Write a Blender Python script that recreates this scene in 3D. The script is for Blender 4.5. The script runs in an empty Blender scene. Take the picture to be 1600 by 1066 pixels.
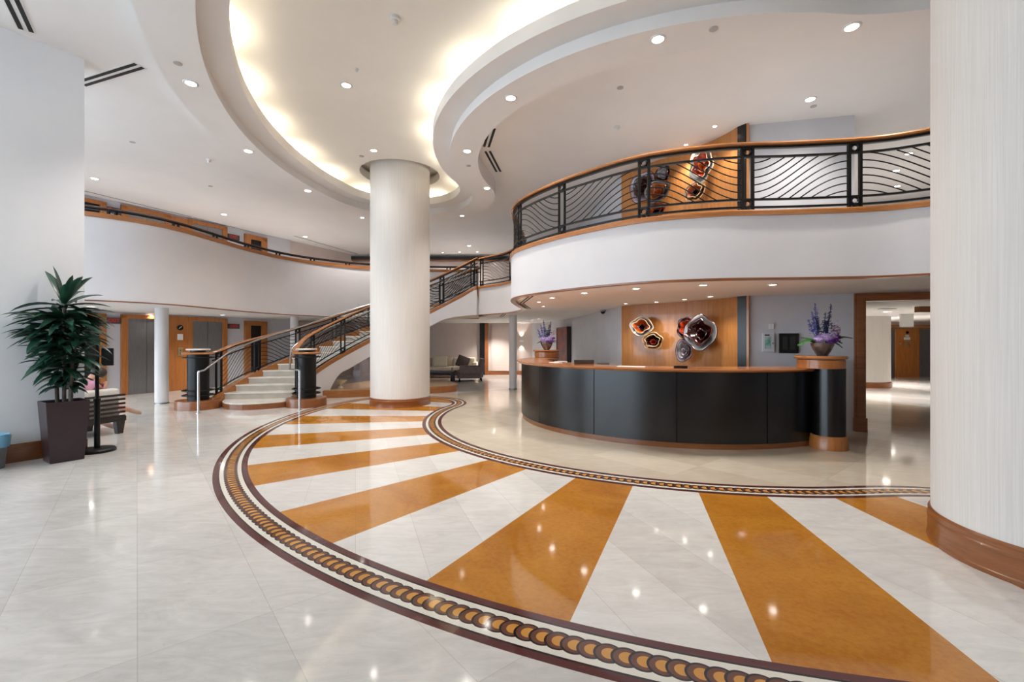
import bpy, bmesh, math, random
from math import sin, cos, pi, radians, atan2, hypot, sqrt, floor as mfloor
from mathutils import Vector, Matrix, geometry
random.seed(7)

# ---------------------------------------------------------------- camera, world, exposure
S = 1.5                      # every plan number below is in eye heights; one eye height = 1.5 m
F = 711.1                    # focal length in pixels of the 1600 px wide frame (16 mm lens)
scn = bpy.context.scene
col = scn.collection
cam_d = bpy.data.cameras.new('camera'); cam = bpy.data.objects.new('camera', cam_d); col.objects.link(cam)
cam_d.lens = 16.0; cam_d.sensor_width = 36.0; cam_d.sensor_fit = 'HORIZONTAL'; cam_d.clip_start = .05
cam.location = (0, 0, S); cam.rotation_euler = (pi/2, 0, 0)
scn.camera = cam
wd = bpy.data.worlds.new('daylight'); scn.world = wd; wd.use_nodes = True
bg = wd.node_tree.nodes['Background']
bg.inputs[0].default_value = (.72, .865, 1.0, 1); bg.inputs[1].default_value = 6.4
scn.view_settings.view_transform = 'Standard'; scn.view_settings.look = 'None'
scn.view_settings.gamma = 1.0; scn.view_settings.use_curve_mapping = False
scn.view_settings.exposure = 0.0
SPOT_E = 155.0; COVE_E = 10.0

# ---------------------------------------------------------------- measuring helpers (eye-height units)
CX, CY = 2.051, 6.085        # centre of the round hall pattern
RM = 4.01                    # mid radius of the crescent
A_MID = radians(231.45); A_HALF = radians(68.55)
KX, KY = CX + RM*cos(A_MID - A_HALF), CY + RM*sin(A_MID - A_HALF)      # central column
def ray(px): return (px - 800.0)/F
def at(px, py, Y): return (ray(px)*Y, Y, 1 - (py - 533)/F*Y)
def fl(px, py, z=0.0):
    Y = (1 - z)*F/(py - 533); return (ray(px)*Y, Y, z)
def ce(px, py, h):
    Y = (h - 1)*F/(533 - py); return (ray(px)*Y, Y, h)
def on_line(px, a, b):
    """point where the view column px meets the plan segment a-b"""
    r = ray(px); dx, dy = b[0]-a[0], b[1]-a[1]
    t = (r*a[1] - a[0])/(dx - r*dy)
    return (a[0]+t*dx, a[1]+t*dy), t
def on_path(px, path):
    r = ray(px)
    for a, b in zip(path, path[1:]):
        fa, fb = a[0]-r*a[1], b[0]-r*b[1]
        if fa*fb <= 0 and fa != fb:
            t = fa/(fa-fb); return (a[0]+t*(b[0]-a[0]), a[1]+t*(b[1]-a[1]))
    raise ValueError(px)
def smooth(pts, n=8):
    out = []; P = [Vector(p) for p in pts]; P = [2*P[0]-P[1]] + P + [2*P[-1]-P[-2]]
    for i in range(1, len(P)-2):
        p0, p1, p2, p3 = P[i-1:i+3]
        for k in range(n):
            t = k/n
            out.append(.5*((2*p1)+(p2-p0)*t+(2*p0-5*p1+4*p2-p3)*t*t+(3*p1-p0-3*p2+p3)*t**3))
    out.append(P[-2]); return [tuple(v) for v in out]
class Path:
    def __init__(s, pts):
        s.p = [Vector(q) for q in pts]; s.s = [0.0]
        for a, b in zip(s.p, s.p[1:]): s.s.append(s.s[-1] + (Vector(b[:2])-Vector(a[:2])).length)
        s.L = s.s[-1]
    def at(s, d):
        d = max(0, min(s.L, d))
        for i in range(len(s.s)-1):
            if d <= s.s[i+1] or i == len(s.s)-2:
                t = (d-s.s[i])/max(1e-9, s.s[i+1]-s.s[i]); return s.p[i].lerp(s.p[i+1], t)
    def cut(s, a, b, n=12): return [s.at(a+(b-a)*i/n) for i in range(n+1)]
    def nearest_px(s, px, lo=0, hi=None):
        best = None
        for i in range(600):
            d = lo + ((hi or s.L)-lo)*i/599; q = s.at(d); e = abs(800+F*q[0]/q[1]-px)
            if best is None or e < best[0]: best = (e, d)
        return best[1]
def lerp_table(tab, t):
    if t <= tab[0][0]: return tab[0][1]
    for (a, va), (b, vb) in zip(tab, tab[1:]):
        if t <= b: return va+(vb-va)*(t-a)/(b-a)
    return tab[-1][1]

# ---------------------------------------------------------------- materials
def lin(c): return tuple(((v/255)/12.92 if v/255 <= .04045 else ((v/255+.055)/1.055)**2.4) for v in c) + (1,)
MATS = {}
def mat(name, c, rough=.5, metal=0, spec=.5, emit=None, es=0, trans=0, coat=0, alpha=1):
    if name in MATS: return MATS[name]
    m = bpy.data.materials.new(name); m.use_nodes = True; b = m.node_tree.nodes['Principled BSDF']
    b.inputs['Base Color'].default_value = lin(c); b.inputs['Roughness'].default_value = rough
    b.inputs['Metallic'].default_value = metal; b.inputs['Specular IOR Level'].default_value = spec
    b.inputs['Transmission Weight'].default_value = trans; b.inputs['Coat Weight'].default_value = coat
    if emit: b.inputs['Emission Color'].default_value = lin(emit); b.inputs['Emission Strength'].default_value = es
    MATS[name] = m; return m
class V:
    """tiny node-graph calculator"""
    nt = None
    def __init__(s, sock): s.k = sock
    @staticmethod
    def m(op, *a, clamp=False):
        n = V.nt.nodes.new('ShaderNodeMath'); n.operation = op; n.use_clamp = clamp
        for i, x in enumerate(a):
            if isinstance(x, V): V.nt.links.new(x.k, n.inputs[i])
            else: n.inputs[i].default_value = x
        return V(n.outputs[0])
    def __add__(s, o): return V.m('ADD', s, o)
    __radd__ = __add__
    def __sub__(s, o): return V.m('SUBTRACT', s, o)
    def __rsub__(s, o): return V.m('SUBTRACT', o, s)
    def __mul__(s, o): return V.m('MULTIPLY', s, o)
    __rmul__ = __mul__
    def __truediv__(s, o): return V.m('DIVIDE', s, o)
    def lt(s, o): return V.m('LESS_THAN', s, o)
    def gt(s, o): return V.m('GREATER_THAN', s, o)
    def abs(s): return V.m('ABSOLUTE', s)
    def floor(s): return V.m('FLOOR', s)
def pick(f, a, b):
    """f ? b : a for numbers"""
    return a + (b - a)*f
def mixc(f, a, b):
    n = V.nt.nodes.new('ShaderNodeMix'); n.data_type = 'RGBA'
    if isinstance(f, V): V.nt.links.new(f.k, n.inputs[0])
    else: n.inputs[0].default_value = f
    for i, x in ((6, a), (7, b)):
        if isinstance(x, V): V.nt.links.new(x.k, n.inputs[i])
        else: n.inputs[i].default_value = x
    return V(n.outputs[2])
def noise(vec, scale, detail=4, rough=.55, dist=0):
    n = V.nt.nodes.new('ShaderNodeTexNoise'); n.inputs['Scale'].default_value = scale
    n.inputs['Detail'].default_value = detail; n.inputs['Roughness'].default_value = rough; n.inputs['Distortion'].default_value = dist
    V.nt.links.new(vec.k, n.inputs['Vector']); return V(n.outputs['Fac'])
def mapping(vec, sc, rot=(0,0,0)):
    n = V.nt.nodes.new('ShaderNodeMapping'); n.inputs['Scale'].default_value = sc; n.inputs['Rotation'].default_value = rot
    V.nt.links.new(vec.k, n.inputs[0]); return V(n.outputs[0])
def ramp(f, lo, hi):
    n = V.nt.nodes.new('ShaderNodeMapRange'); n.inputs[1].default_value = lo; n.inputs[2].default_value = hi
    V.nt.links.new(f.k, n.inputs[0]); return V(n.outputs[0])
def objc():
    n = V.nt.nodes.new('ShaderNodeTexCoord'); return V(n.outputs['Object'])
def wood(name, a, b, axis='z', rough=.28, sc=1.0):
    if name in MATS: return MATS[name]
    m = mat(name, a, rough, coat=.25); V.nt = m.node_tree; bs = m.node_tree.nodes['Principled BSDF']
    k = {'z': (9, 9, .8), 'h': (1.0, 1.0, 14)}[axis]
    g = noise(mapping(objc(), tuple(x*sc for x in k)), 2.2, 6, .6, .6)
    g2 = noise(mapping(objc(), tuple(x*6*sc for x in k)), 3.0, 3, .6)
    f = ramp(g*.7 + g2*.3, .34, .68)
    V.nt.links.new(mixc(f, lin(a), lin(b)).k, bs.inputs['Base Color']); return m
def mottled(name, a, b, scale=3, rough=.5, stretch=(1,1,1), metal=0, bump=0, lo=.35, hi=.65, spec=.5):
    if name in MATS: return MATS[name]
    m = mat(name, a, rough, metal, spec); V.nt = m.node_tree; bs = m.node_tree.nodes['Principled BSDF']
    g = noise(mapping(objc(), stretch), scale, 5)
    V.nt.links.new(mixc(ramp(g, lo, hi), lin(a), lin(b)).k, bs.inputs['Base Color'])
    if bump:
        bn = V.nt.nodes.new('ShaderNodeBump'); bn.inputs['Strength'].default_value = bump; bn.inputs['Distance'].default_value = .004
        V.nt.links.new(g.k, bn.inputs['Height']); V.nt.links.new(bn.outputs[0], bs.inputs['Normal'])
    return m
PAINT = mottled('white_paint', (222,218,218), (217,213,214), 1.2, .6)
CEIL = mottled('ceiling_paint', (234,231,229), (230,227,225), 1.0, .75, spec=.2)
CEILW = mottled('cove_paint', (240,236,228), (236,232,224), 1.0, .75, spec=.2)
COLM = mottled('fluted_wallpaper', (232,226,220), (221,215,208), 22, .65, (6,6,.06), bump=.3)
BEIGE = mottled('beige_wallpaper', (208,192,184), (202,186,178), 2, .7)
GREY = mottled('grey_wallpaper', (203,202,206), (196,196,201), 2, .7)
WOODT = wood('cherry_trim', (122,70,36), (156,96,54), 'h')
WOODR = wood('cherry_handrail', (150,92,48), (184,122,70), 'h', .22)
WOODP = wood('cherry_panel', (168,108,56), (196,134,76), 'z', .3)
WOODO = wood('orange_wood', (158,92,40), (188,120,62), 'z', .3)
WOODC = wood('counter_wood', (150,90,50), (182,120,74), 'h', .2)
BLACKM = mat('black_iron', (14,13,13), .38, 0, .3)
BLACKL = mottled('black_laminate', (9,9,10), (15,14,15), 30, .26, (1,1,.15), spec=.5)
STEEL = mottled('brushed_steel', (150,150,152), (136,136,139), 12, .32, (8,8,.3), metal=.85)
CHROME = mat('satin_chrome', (200,200,202), .22, 1)
DARK = mat('dark_void', (10,9,9), .6)
DARKG = mat('dark_glass', (16,16,18), .1)
WHITEP = mat('white_plastic', (225,224,222), .45)
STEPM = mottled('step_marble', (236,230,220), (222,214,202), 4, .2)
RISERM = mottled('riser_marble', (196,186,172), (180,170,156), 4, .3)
LENS = mat('lamp_lens', (255,255,255), .5, emit=(255,248,238), es=22)
LENSS = mat('spot_lens', (255,255,255), .5, emit=(255,242,224), es=18)

def floor_material():
    m = mat('inlaid_marble_floor', (220,212,200), .07, spec=.5); V.nt = m.node_tree; nt = V.nt
    bs = nt.nodes['Principled BSDF']
    geo = nt.nodes.new('ShaderNodeNewGeometry'); sep = nt.nodes.new('ShaderNodeSeparateXYZ')
    nt.links.new(geo.outputs['Position'], sep.inputs[0])
    pos = V(geo.outputs['Position'])
    X = V(sep.outputs[0])/S - CX; Y = V(sep.outputs[1])/S - CY
    ca, sa = cos(A_MID), sin(A_MID)
    xr = X*ca + Y*sa; yr = Y*ca - X*sa
    d0 = V.m('SQRT', xr*xr + yr*yr); phi = V.m('ARCTAN2', yr, xr)
    dl = V.m('MINIMUM', V.m('MAXIMUM', phi + (A_MID - 2*pi - radians(-84)), 0.0), .37)
    d = d0 - 4.6*dl*dl*V.m('MULTIPLY', RM + .8 - d0, 1/1.3, clamp=True)
    xr = d*V.m('COSINE', phi); yr = d*V.m('SINE', phi)
    ya = yr.abs(); kx, ky = RM*cos(A_HALF), RM*sin(A_HALF)
    cx_ = xr - kx; cy_ = ya - ky
    capd = V.m('SQRT', cx_*cx_ + cy_*cy_)
    isarc = phi.abs().lt(A_HALF)
    s = pick(isarc, capd, (d-RM).abs())
    outer = d.gt(RM)
    u_arc = phi*pick(outer, RM-.935, RM+.935)
    u = pick(isarc, V.m('ARCTAN2', cy_, cx_)*.935, u_arc)
    inside = s.lt(.82); band = s.lt(1.05)
    # marble colours
    n1 = noise(mapping(pos, (1,1,1)), 1.6, 8, .62, .8); n2 = noise(mapping(pos, (1,2.6,1), (0,0,.7)), 3.0, 8, .7, .4)
    n3 = noise(mapping(pos, (1,1,1)), 26, 3, .7)
    th = radians(39.5); P = (V(sep.outputs[0])*cos(th) + V(sep.outputs[1])*sin(th))/.5775
    Q = (V(sep.outputs[1])*cos(th) - V(sep.outputs[0])*sin(th))/1.155 - .415
    th2 = radians(19); P2 = (V(sep.outputs[0])*cos(th2) + V(sep.outputs[1])*sin(th2))/.45; fp2 = P2 - P2.floor(); joint2 = fp2.lt(.006)
    fp = P - P.floor(); fq = Q - Q.floor()
    joint = V.m('MAXIMUM', fp.lt(.0065), fq.lt(.0033))
    wn = nt.nodes.new('ShaderNodeTexWhiteNoise'); wn.noise_dimensions = '2D'; cb = nt.nodes.new('ShaderNodeCombineXYZ')
    nt.links.new(P.floor().k, cb.inputs[0]); nt.links.new(Q.floor().k, cb.inputs[1]); nt.links.new(cb.outputs[0], wn.inputs['Vector'])
    tile = V(wn.outputs['Value'])
    wn2 = nt.nodes.new('ShaderNodeTexWhiteNoise'); wn2.noise_dimensions = '1D'; nt.links.new(P2.floor().k, wn2.inputs['W']); tile2 = V(wn2.outputs['Value'])
    vein = noise(mapping(pos, (.9,3.2,1), (0,0,-.35)), 2.4, 10, .75, 1.6)
    fleck = noise(mapping(pos, (1,1.8,1), (0,0,.5)), 9, 6, .8, .8)
    beige = mixc(ramp(n1*.3+vein*.58+tile*.12, .38, .60), lin((203,199,194)), lin((228,223,217)))
    beige = mixc(ramp(fleck, .66, .80)*.4, beige, lin((150,142,134)))
    warm = mixc(ramp(n1*.35+vein*.45+tile*.2, .34, .66), lin((192,179,160)), lin((214,202,184)))
    beige = mixc(d.lt(RM), beige, warm)
    beige = mixc(ramp(n3, .66, .78)*.35, beige, lin((168,158,146)))
    white = mixc(ramp(vein*.62+n1*.25+tile2*.13, .34, .62), lin((214,209,204)), lin((240,237,232)))
    white = mixc(ramp(fleck, .68, .80)*.3, white, lin((160,150,140)))
    brown = mixc(ramp(n1*.6+n3*.4, .38, .62), lin((178,112,36)), lin((204,140,52)))
    brown = mixc(ramp(n3, .62, .76)*.45, brown, lin((120,62,18)))
    purple = mixc(ramp(n2, .6, .75)*.5, lin((92,50,50)), lin((160,122,118)))
    jc = lin((176,166,154))
    ang = V.m('ARCTAN2', Y, X)*(180/pi) + 720.0
    q = V.m('MODULO', ang - 240.1, 15.0)
    st = q.lt(7.45)
    edge = V.m('MINIMUM', V.m('MINIMUM', q, 15.0 - q), (q - 7.45).abs())*d
    light = edge.lt(.40)*0.0
    w_in = mixc(joint2*.7, white, jc); b_in = mixc(joint2*.3, brown, lin((128,76,34)))
    inner = mixc(st, w_in, b_in)
    out = mixc(joint*.55, beige, jc)
    # inlaid chain
    p, r = .0552, .0475
    v = s - .935
    k = V.m('FLOOR', (u + r)/p); a1 = u - k*p; a2 = a1 + p
    q1 = V.m('SQRT', a1*a1 + v*v); q2 = V.m('SQRT', a2*a2 + v*v)
    in1 = q1.lt(r); in2 = q2.lt(r)
    qq = pick(in1, q2, q1); aa = pick(in1, a2, a1)
    anyd = V.m('MAXIMUM', in1, in2)
    gq = V.m('SQRT', (aa-.004)*(aa-.004) + v*v)
    disc = mixc(qq.lt(r-.008), lin((38,26,26)), lin((104,66,52)))
    disc = mixc(gq.lt(.0255), disc, lin((206,146,70)))
    bandc = mixc(v.abs().lt(.115-.034), purple, lin((36,26,28)))
    bandc = mixc(v.abs().lt(.115-.043), bandc, lin((232,226,214)))
    bandc = mixc(anyd, bandc, disc)
    c = mixc(band, out, bandc); c = mixc(inside, c, inner)
    nt.links.new(c.k, bs.inputs['Base Color'])
    nt.links.new((n3*.05 + .045).k, bs.inputs['Roughness'])
    return m

# ---------------------------------------------------------------- mesh helpers
def nb(): return bmesh.new()
def mesh(name, bm, m, parent=None, smooth_a=None, loc=None, rot=None):
    bmesh.ops.scale(bm, vec=(S, S, S), verts=bm.verts)
    bmesh.ops.recalc_face_normals(bm, faces=bm.faces)
    me = bpy.data.meshes.new(name); bm.to_mesh(me); bm.free()
    for x in (m if isinstance(m, (list, tuple)) else [m]): me.materials.append(x)
    if smooth_a is not None:
        me.set_sharp_from_angle(angle=radians(smooth_a))
        for f in me.polygons: f.use_smooth = True
    o = bpy.data.objects.new(name, me); col.objects.link(o)
    if parent: o.parent = parent
    if loc: o.location = [v*S for v in loc]
    if rot: o.rotation_euler = rot
    return o
def tag(o, label, cat, group=None):
    o['label'] = label; o['category'] = cat
    if group: o['group'] = group
    return o
def thing(name, label, cat, loc=(0,0,0), rz=0, group=None):
    o = bpy.data.objects.new(name, None); col.objects.link(o); o.empty_display_size = .1
    o.location = [v*S for v in loc]; o.rotation_euler = (0, 0, rz); return tag(o, label, cat, group)
def struct(name, bm, m, sm=None):
    o = mesh(name, bm, m, None, sm); o['kind'] = 'structure'; return o
def copy_tree(o, parent=None):
    c = o.copy(); col.objects.link(c); c.parent = parent
    for ch in list(o.children): copy_tree(ch, c)
    return c
def quad(bm, a, b, c, d):
    bm.faces.new([bm.verts.new(v) for v in (a, b, c, d)])
def box(bm, x0, x1, y0, y1, z0, z1, M=None, bev=0):
    vs = [Vector((x, y, z)) for z in (z0, z1) for y in (y0, y1) for x in (x0, x1)]
    if M: vs = [M @ v for v in vs]
    v = [bm.verts.new(p) for p in vs]
    fs = [bm.faces.new([v[i] for i in f]) for f in ((0,2,3,1),(4,5,7,6),(0,1,5,4),(2,6,7,3),(0,4,6,2),(1,3,7,5))]
    if bev:
        es = list({e for f in fs for e in f.edges}); bmesh.ops.bevel(bm, geom=es, offset=bev, segments=2, affect='EDGES', profile=.6)
def lathe(bm, prof, c=(0,0,0), n=32, a0=0, a1=2*pi, sx=1, sy=1):
    full = abs(a1-a0-2*pi) < 1e-6; cnt = n if full else n+1; rings = []
    for r, z in prof:
        if r < 1e-6: rings.append([bm.verts.new((c[0], c[1], c[2]+z))]); continue
        rings.append([bm.verts.new((c[0]+sx*r*cos(a0+(a1-a0)*i/n), c[1]+sy*r*sin(a0+(a1-a0)*i/n), c[2]+z)) for i in range(cnt)])
    for A, B in zip(rings, rings[1:]):
        for i in range(n):
            j = (i+1) % cnt if full else i+1
            if len(A) == 1 and len(B) == 1: continue
            if len(A) == 1: bm.faces.new((A[0], B[i], B[j]))
            elif len(B) == 1: bm.faces.new((A[i], A[j], B[0]))
            else: bm.faces.new((A[i], A[j], B[j], B[i]))
def cyl(bm, c, r, z0, z1, n=32): lathe(bm, [(0,z0),(r,z0),(r,z1),(0,z1)], (c[0], c[1], 0), n)
def sweep(bm, path, prof, closed=False):
    """profile points (n, z): n to the LEFT of the travel direction"""
    P = [Vector(p) if len(p) == 3 else Vector((p[0], p[1], 0)) for p in path]; rings = []; N = len(P)
    for i, p in enumerate(P):
        a = P[(i-1) % N] if closed or i > 0 else P[0]; b = P[(i+1) % N] if closed or i < N-1 else P[-1]
        d1 = (p-a); d1.z = 0; d2 = (b-p); d2.z = 0
        if d1.length < 1e-7: d1 = d2
        if d2.length < 1e-7: d2 = d1
        d1.normalize(); d2.normalize(); t = (d1+d2).normalized(); n = Vector((-t.y, t.x, 0)); k = 1/max(.5, t.dot(d2))
        rings.append([bm.verts.new(p + n*q[0]*k + Vector((0,0,q[1]))) for q in prof])
    m = len(prof)
    for i in range(N if closed else N-1):
        A, B = rings[i], rings[(i+1) % N]
        for j in range(m): bm.faces.new((A[j], A[(j+1) % m], B[(j+1) % m], B[j]))
    if not closed: bm.faces.new(rings[0]); bm.faces.new(rings[-1][::-1])
def rect(n0, n1, z0, z1): return [(n0,z0),(n1,z0),(n1,z1),(n0,z1)]
def wall(bm, path, z0, z1, t): sweep(bm, path, rect(0, t, z0, z1) if t > 0 else rect(t, 0, z0, z1))
def tube(bm, path, r, n=6, cap=True):
    P = [Vector(p) for p in path]; rings = []; up = Vector((0,0,1)); prev = None
    rr = r if isinstance(r, (list, tuple)) else [r]*len(P)
    for i, p in enumerate(P):
        t = (P[min(i+1, len(P)-1)] - P[max(i-1, 0)]).normalized()
        if prev is None:
            a = up if abs(t.z) < .9 else Vector((1,0,0)); x = t.cross(a).normalized()
        else: x = (prev - t*prev.dot(t)).normalized()
        prev = x; y = t.cross(x)
        rings.append([bm.verts.new(p + (x*cos(2*pi*j/n) + y*sin(2*pi*j/n))*rr[i]) for j in range(n)])
    for A, B in zip(rings, rings[1:]):
        for j in range(n): bm.faces.new((A[j], A[(j+1) % n], B[(j+1) % n], B[j]))
    if cap: bm.faces.new(rings[0][::-1]); bm.faces.new(rings[-1])
def fill_poly(bm, loops, z):
    """flat surface bounded by the first loop with the other loops as holes"""
    pts = [Vector(p[:2]) for L in loops for p in L]; edges = []; k = 0
    for L in loops:
        edges += [(k+i, k+(i+1) % len(L)) for i in range(len(L))]; k += len(L)
    v, e, f, *_ = geometry.delaunay_2d_cdt(pts, edges, [], 0, 1e-6)
    def inside(q, L):
        c = False; n = len(L)
        for i in range(n):
            x1, y1 = L[i][:2]; x2, y2 = L[(i+1) % n][:2]
            if (y1 > q[1]) != (y2 > q[1]) and q[0] < (x2-x1)*(q[1]-y1)/(y2-y1)+x1: c = not c
        return c
    vs = [bm.verts.new((p.x, p.y, z)) for p in v]
    for t in f:
        q = sum((v[i] for i in t), Vector((0,0)))/len(t)
        if inside(q, loops[0]) and not any(inside(q, L) for L in loops[1:]): bm.faces.new([vs[i] for i in t])
def slab(bm, loop, z0, z1):
    fill_poly(bm, [loop], z0); fill_poly(bm, [loop], z1)
    for a, b in zip(loop, loop[1:]+loop[:1]):
        quad(bm, (a[0],a[1],z0), (b[0],b[1],z0), (b[0],b[1],z1), (a[0],a[1],z1))
    bmesh.ops.remove_doubles(bm, verts=bm.verts, dist=1e-5)
def frame_M(o, xdir, z=0):
    """x along xdir, y to its left, z up"""
    x = Vector((xdir[0], xdir[1], 0)).normalized(); y = Vector((-x.y, x.x, 0))
    return Matrix(((x.x, y.x, 0, o[0]), (x.y, y.y, 0, o[1]), (0, 0, 1, z), (0, 0, 0, 1)))
def text(name, s, size, M, m, parent, ext=.002):
    cu = bpy.data.curves.new(name, 'FONT'); cu.body = s; cu.size = size*S; cu.extrude = ext*S; cu.align_x = 'CENTER'; cu.align_y = 'CENTER'
    t = bpy.data.objects.new('tmp', cu); col.objects.link(t)
    me = bpy.data.meshes.new_from_object(t.evaluated_get(bpy.context.evaluated_depsgraph_get())); bpy.data.objects.remove(t)
    MM = M.copy(); MM.translation = MM.translation*S
    me.transform(MM); me.materials.clear(); me.materials.append(m)
    o = bpy.data.objects.new(name, me); col.objects.link(o); o.parent = parent; return o

# ---------------------------------------------------------------- the ring-shaped contours
WARP_A, WARP_K = radians(-84), 4.6
def warp(p):
    d = hypot(p[0]-CX, p[1]-CY); a = atan2(p[1]-CY, p[0]-CX)
    if not (WARP_A < a < radians(20)): return p
    w = max(0, min(1, (RM+.8-d)/1.3)); dn = d + WARP_K*min(.37, a-WARP_A)**2*w
    return (CX+dn*cos(a), CY+dn*sin(a))
def contour(s, n=64, m=20):
    return [warp(p) for p in contour_(s, n, m)]
def contour_(s, n=64, m=20):
    """closed loop at distance s from the mid line of the crescent"""
    a0, a1 = A_MID - A_HALF, A_MID + A_HALF; L = []
    for i in range(n+1):
        a = a0 + (a1-a0)*i/n; L.append((CX+(RM+s)*cos(a), CY+(RM+s)*sin(a)))
    k = (CX+RM*cos(a1), CY+RM*sin(a1))
    for i in range(1, m): b = a1 + pi*i/m; L.append((k[0]+s*cos(b), k[1]+s*sin(b)))
    for i in range(n+1):
        a = a1 - (a1-a0)*i/n; L.append((CX+(RM-s)*cos(a), CY+(RM-s)*sin(a)))
    for i in range(1, m): b = a0 + pi + pi*i/m; L.append((KX+s*cos(b), KY+s*sin(b)))
    return L
def ring_strip(bm, prof):
    loops = [[bm.verts.new((p[0], p[1], z)) for p in contour(s)] for s, z in prof]; N = len(loops[0])
    for A, B in zip(loops, loops[1:]):
        for i in range(N): bm.faces.new((A[i], A[(i+1) % N], B[(i+1) % N], B[i]))

# ================================================================ THE SETTING
ZC = 3.55; ZB = 3.33; ZU = 3.66; MZ = 2.0; SOF = 1.53
bm = nb(); quad(bm, (-13,-4,0), (17,-4,0), (17,17,0), (-13,17,0))
fo = mesh('floor', bm, floor_material()); fo['kind'] = 'structure'

COL1 = (KX, KY); R1 = .462
COL2 = (2.545, 2.035); R2 = .497
def circ(c, r, n=48): return [(c[0]+r*cos(2*pi*i/n), c[1]+r*sin(2*pi*i/n)) for i in range(n)]
bm = nb()
fill_poly(bm, [[(-13,-3),(17,-3),(17,17),(-13,17)], contour(1.51)], ZC)
ring_strip(bm, [(1.51, ZC), (1.51, ZB), (1.15, ZB), (1.15, ZB+.016), (1.17, ZB+.02), (1.17, ZB+.12), (.945, ZB+.12), (.945, ZB+.245),
                (.965, ZB+.245), (.965, ZB+.19), (1.36, ZB+.19), (1.36, ZU)])
holes = [circ(COL1, .62), circ(COL2, .62)]
struct('ceiling', bm, CEIL, 25)
bm = nb(); fill_poly(bm, [contour(1.36)] + holes, ZU)
for c in (COL1, COL2): lathe(bm, [(.62, ZU), (.62, ZU+.12), (.70, ZU+.2), (0, ZU+.2)], (c[0], c[1], 0), 48)
struct('ceiling_cove', bm, CEILW, 40)

def big_column(name, c, r, th, label):
    t = thing(name, label, 'column', (c[0], c[1], 0))
    bm = nb(); lathe(bm, [(0,0),(r,0),(r,ZU+.19),(0,ZU+.19)], n=96); mesh('shaft', bm, COLM, t, 30)
    bm = nb(); e = .014
    lathe(bm, [(r,0),(r+e*1.1,0),(r+e*1.1,th*.12),(r+e*.8,th*.14),(r+e*.8,th*.62),(r+e,th*.66),(r+e,th*.74),(r+e*.6,th*.78),(r+e*.6,th*.88),(r+e*.8,th*.92),(r+e*.3,th),(r,th)], n=96)
    mesh('base_trim', bm, WOODT, t, 30); return t
big_column('round_column', COL1, R1, .125, 'massive cream round column rising from the striped floor in the middle of the lobby')
big_column('round_column', COL2, R2, .158, 'nearest massive cream round column filling the right edge of the picture')

# ---- left pier
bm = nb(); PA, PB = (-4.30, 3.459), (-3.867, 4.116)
wall(bm, [PB, PA], 0, ZC, -.2); struct('wall_pier', bm, mottled('white_paint_lit_pier', (243,243,244), (238,238,240), 1.2, .6))  # white paint lightened here, making up in colour for light the pier lacks
bm = nb(); pth = [(-4.145,4.30),(-4.02,4.226),(-3.852,4.116),(-4.30,3.435)]
sweep(bm, [PB, PA], [(0,0),(.018,0),(.018,.11),(.012,.115),(.012,.13),(.006,.15),(0,.15)])
d = Vector((PA[0]-PB[0], PA[1]-PB[1], 0)).normalized(); nrm = Vector((-d.y, d.x, 0))
sweep(bm, [(PB[0]-nrm.x*.2, PB[1]-nrm.y*.2), (PB[0]+nrm.x*.018, PB[1]+nrm.y*.018)], [(0,0),(.018,0),(.018,.11),(.012,.115),(.012,.13),(.006,.15),(0,.15)])
struct('baseboard_pier', bm, WOODT)

# ---- upper floor plates and balcony fronts
LP = smooth([(-9.4,5.05),(-7.6,5.1),(-6.4,5.2),(-5.75,5.36),(-5.26,5.6),(-4.86,6.0),(-4.67,6.5),(-4.60,7.2),(-4.52,7.9),(-4.28,8.68),(-3.75,9.35),(-3.0,9.84),(-1.74,10.17),(-.75,10.2)], 7)
RP = smooth([(-.65,8.80),(-.155,8.25),(.09,7.6),(.16,7.15),(.085,6.6),(.01,6.0),(-.01,5.6),(.03,5.3),(.13,5.05),(.33,4.72),(.611,4.36),(1.087,3.92),(1.672,3.70),(2.262,3.64),(2.812,3.56),(3.13,3.42),(3.6,3.1),(4.2,2.85),(5.2,2.7)], 7)
def off2(path, d):
    out = []
    for i, p in enumerate(path):
        a = Vector(path[max(0,i-1)][:2]); b = Vector(path[min(len(path)-1,i+1)][:2]); t = (b-a).normalized(); out.append((p[0]-t.y*d, p[1]+t.x*d))
    return out
loop = off2(LP, .03) + off2(RP, .03) + [(12.5,2.7),(14.5,2.7),(14.5,15.5),(-9.4,15.5)]
bm = nb(); slab(bm, loop, SOF, MZ); struct('ceiling_lower', bm, CEIL)
bm = nb(); wall(bm, LP, SOF-.02, MZ+.54, .05); struct('wall_balcony_left', bm, PAINT, 30)
bm = nb(); wall(bm, RP, SOF-.02, MZ+.01, .05); struct('wall_balcony_right', bm, PAINT, 30)
bm = nb(); sweep(bm, RP, rect(-.008,.06,SOF-.035,SOF-.02)); sweep(bm, LP, rect(-.008,.06,SOF-.032,SOF-.02)); struct('trim_1', bm, WOODT, 30)
bm = nb(); sweep(bm, RP, [(-.02,MZ+.01),(.09,MZ+.01),(.09,MZ+.055),(-.012,MZ+.055),(-.02,MZ+.045)]); struct('trim_2', bm, WOODR, 30)
bm = nb(); sweep(bm, LP, [(-.015,MZ+.54),(.07,MZ+.54),(.07,MZ+.60),(-.015,MZ+.60)]); struct('trim_3', bm, WOODR, 30)

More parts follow.
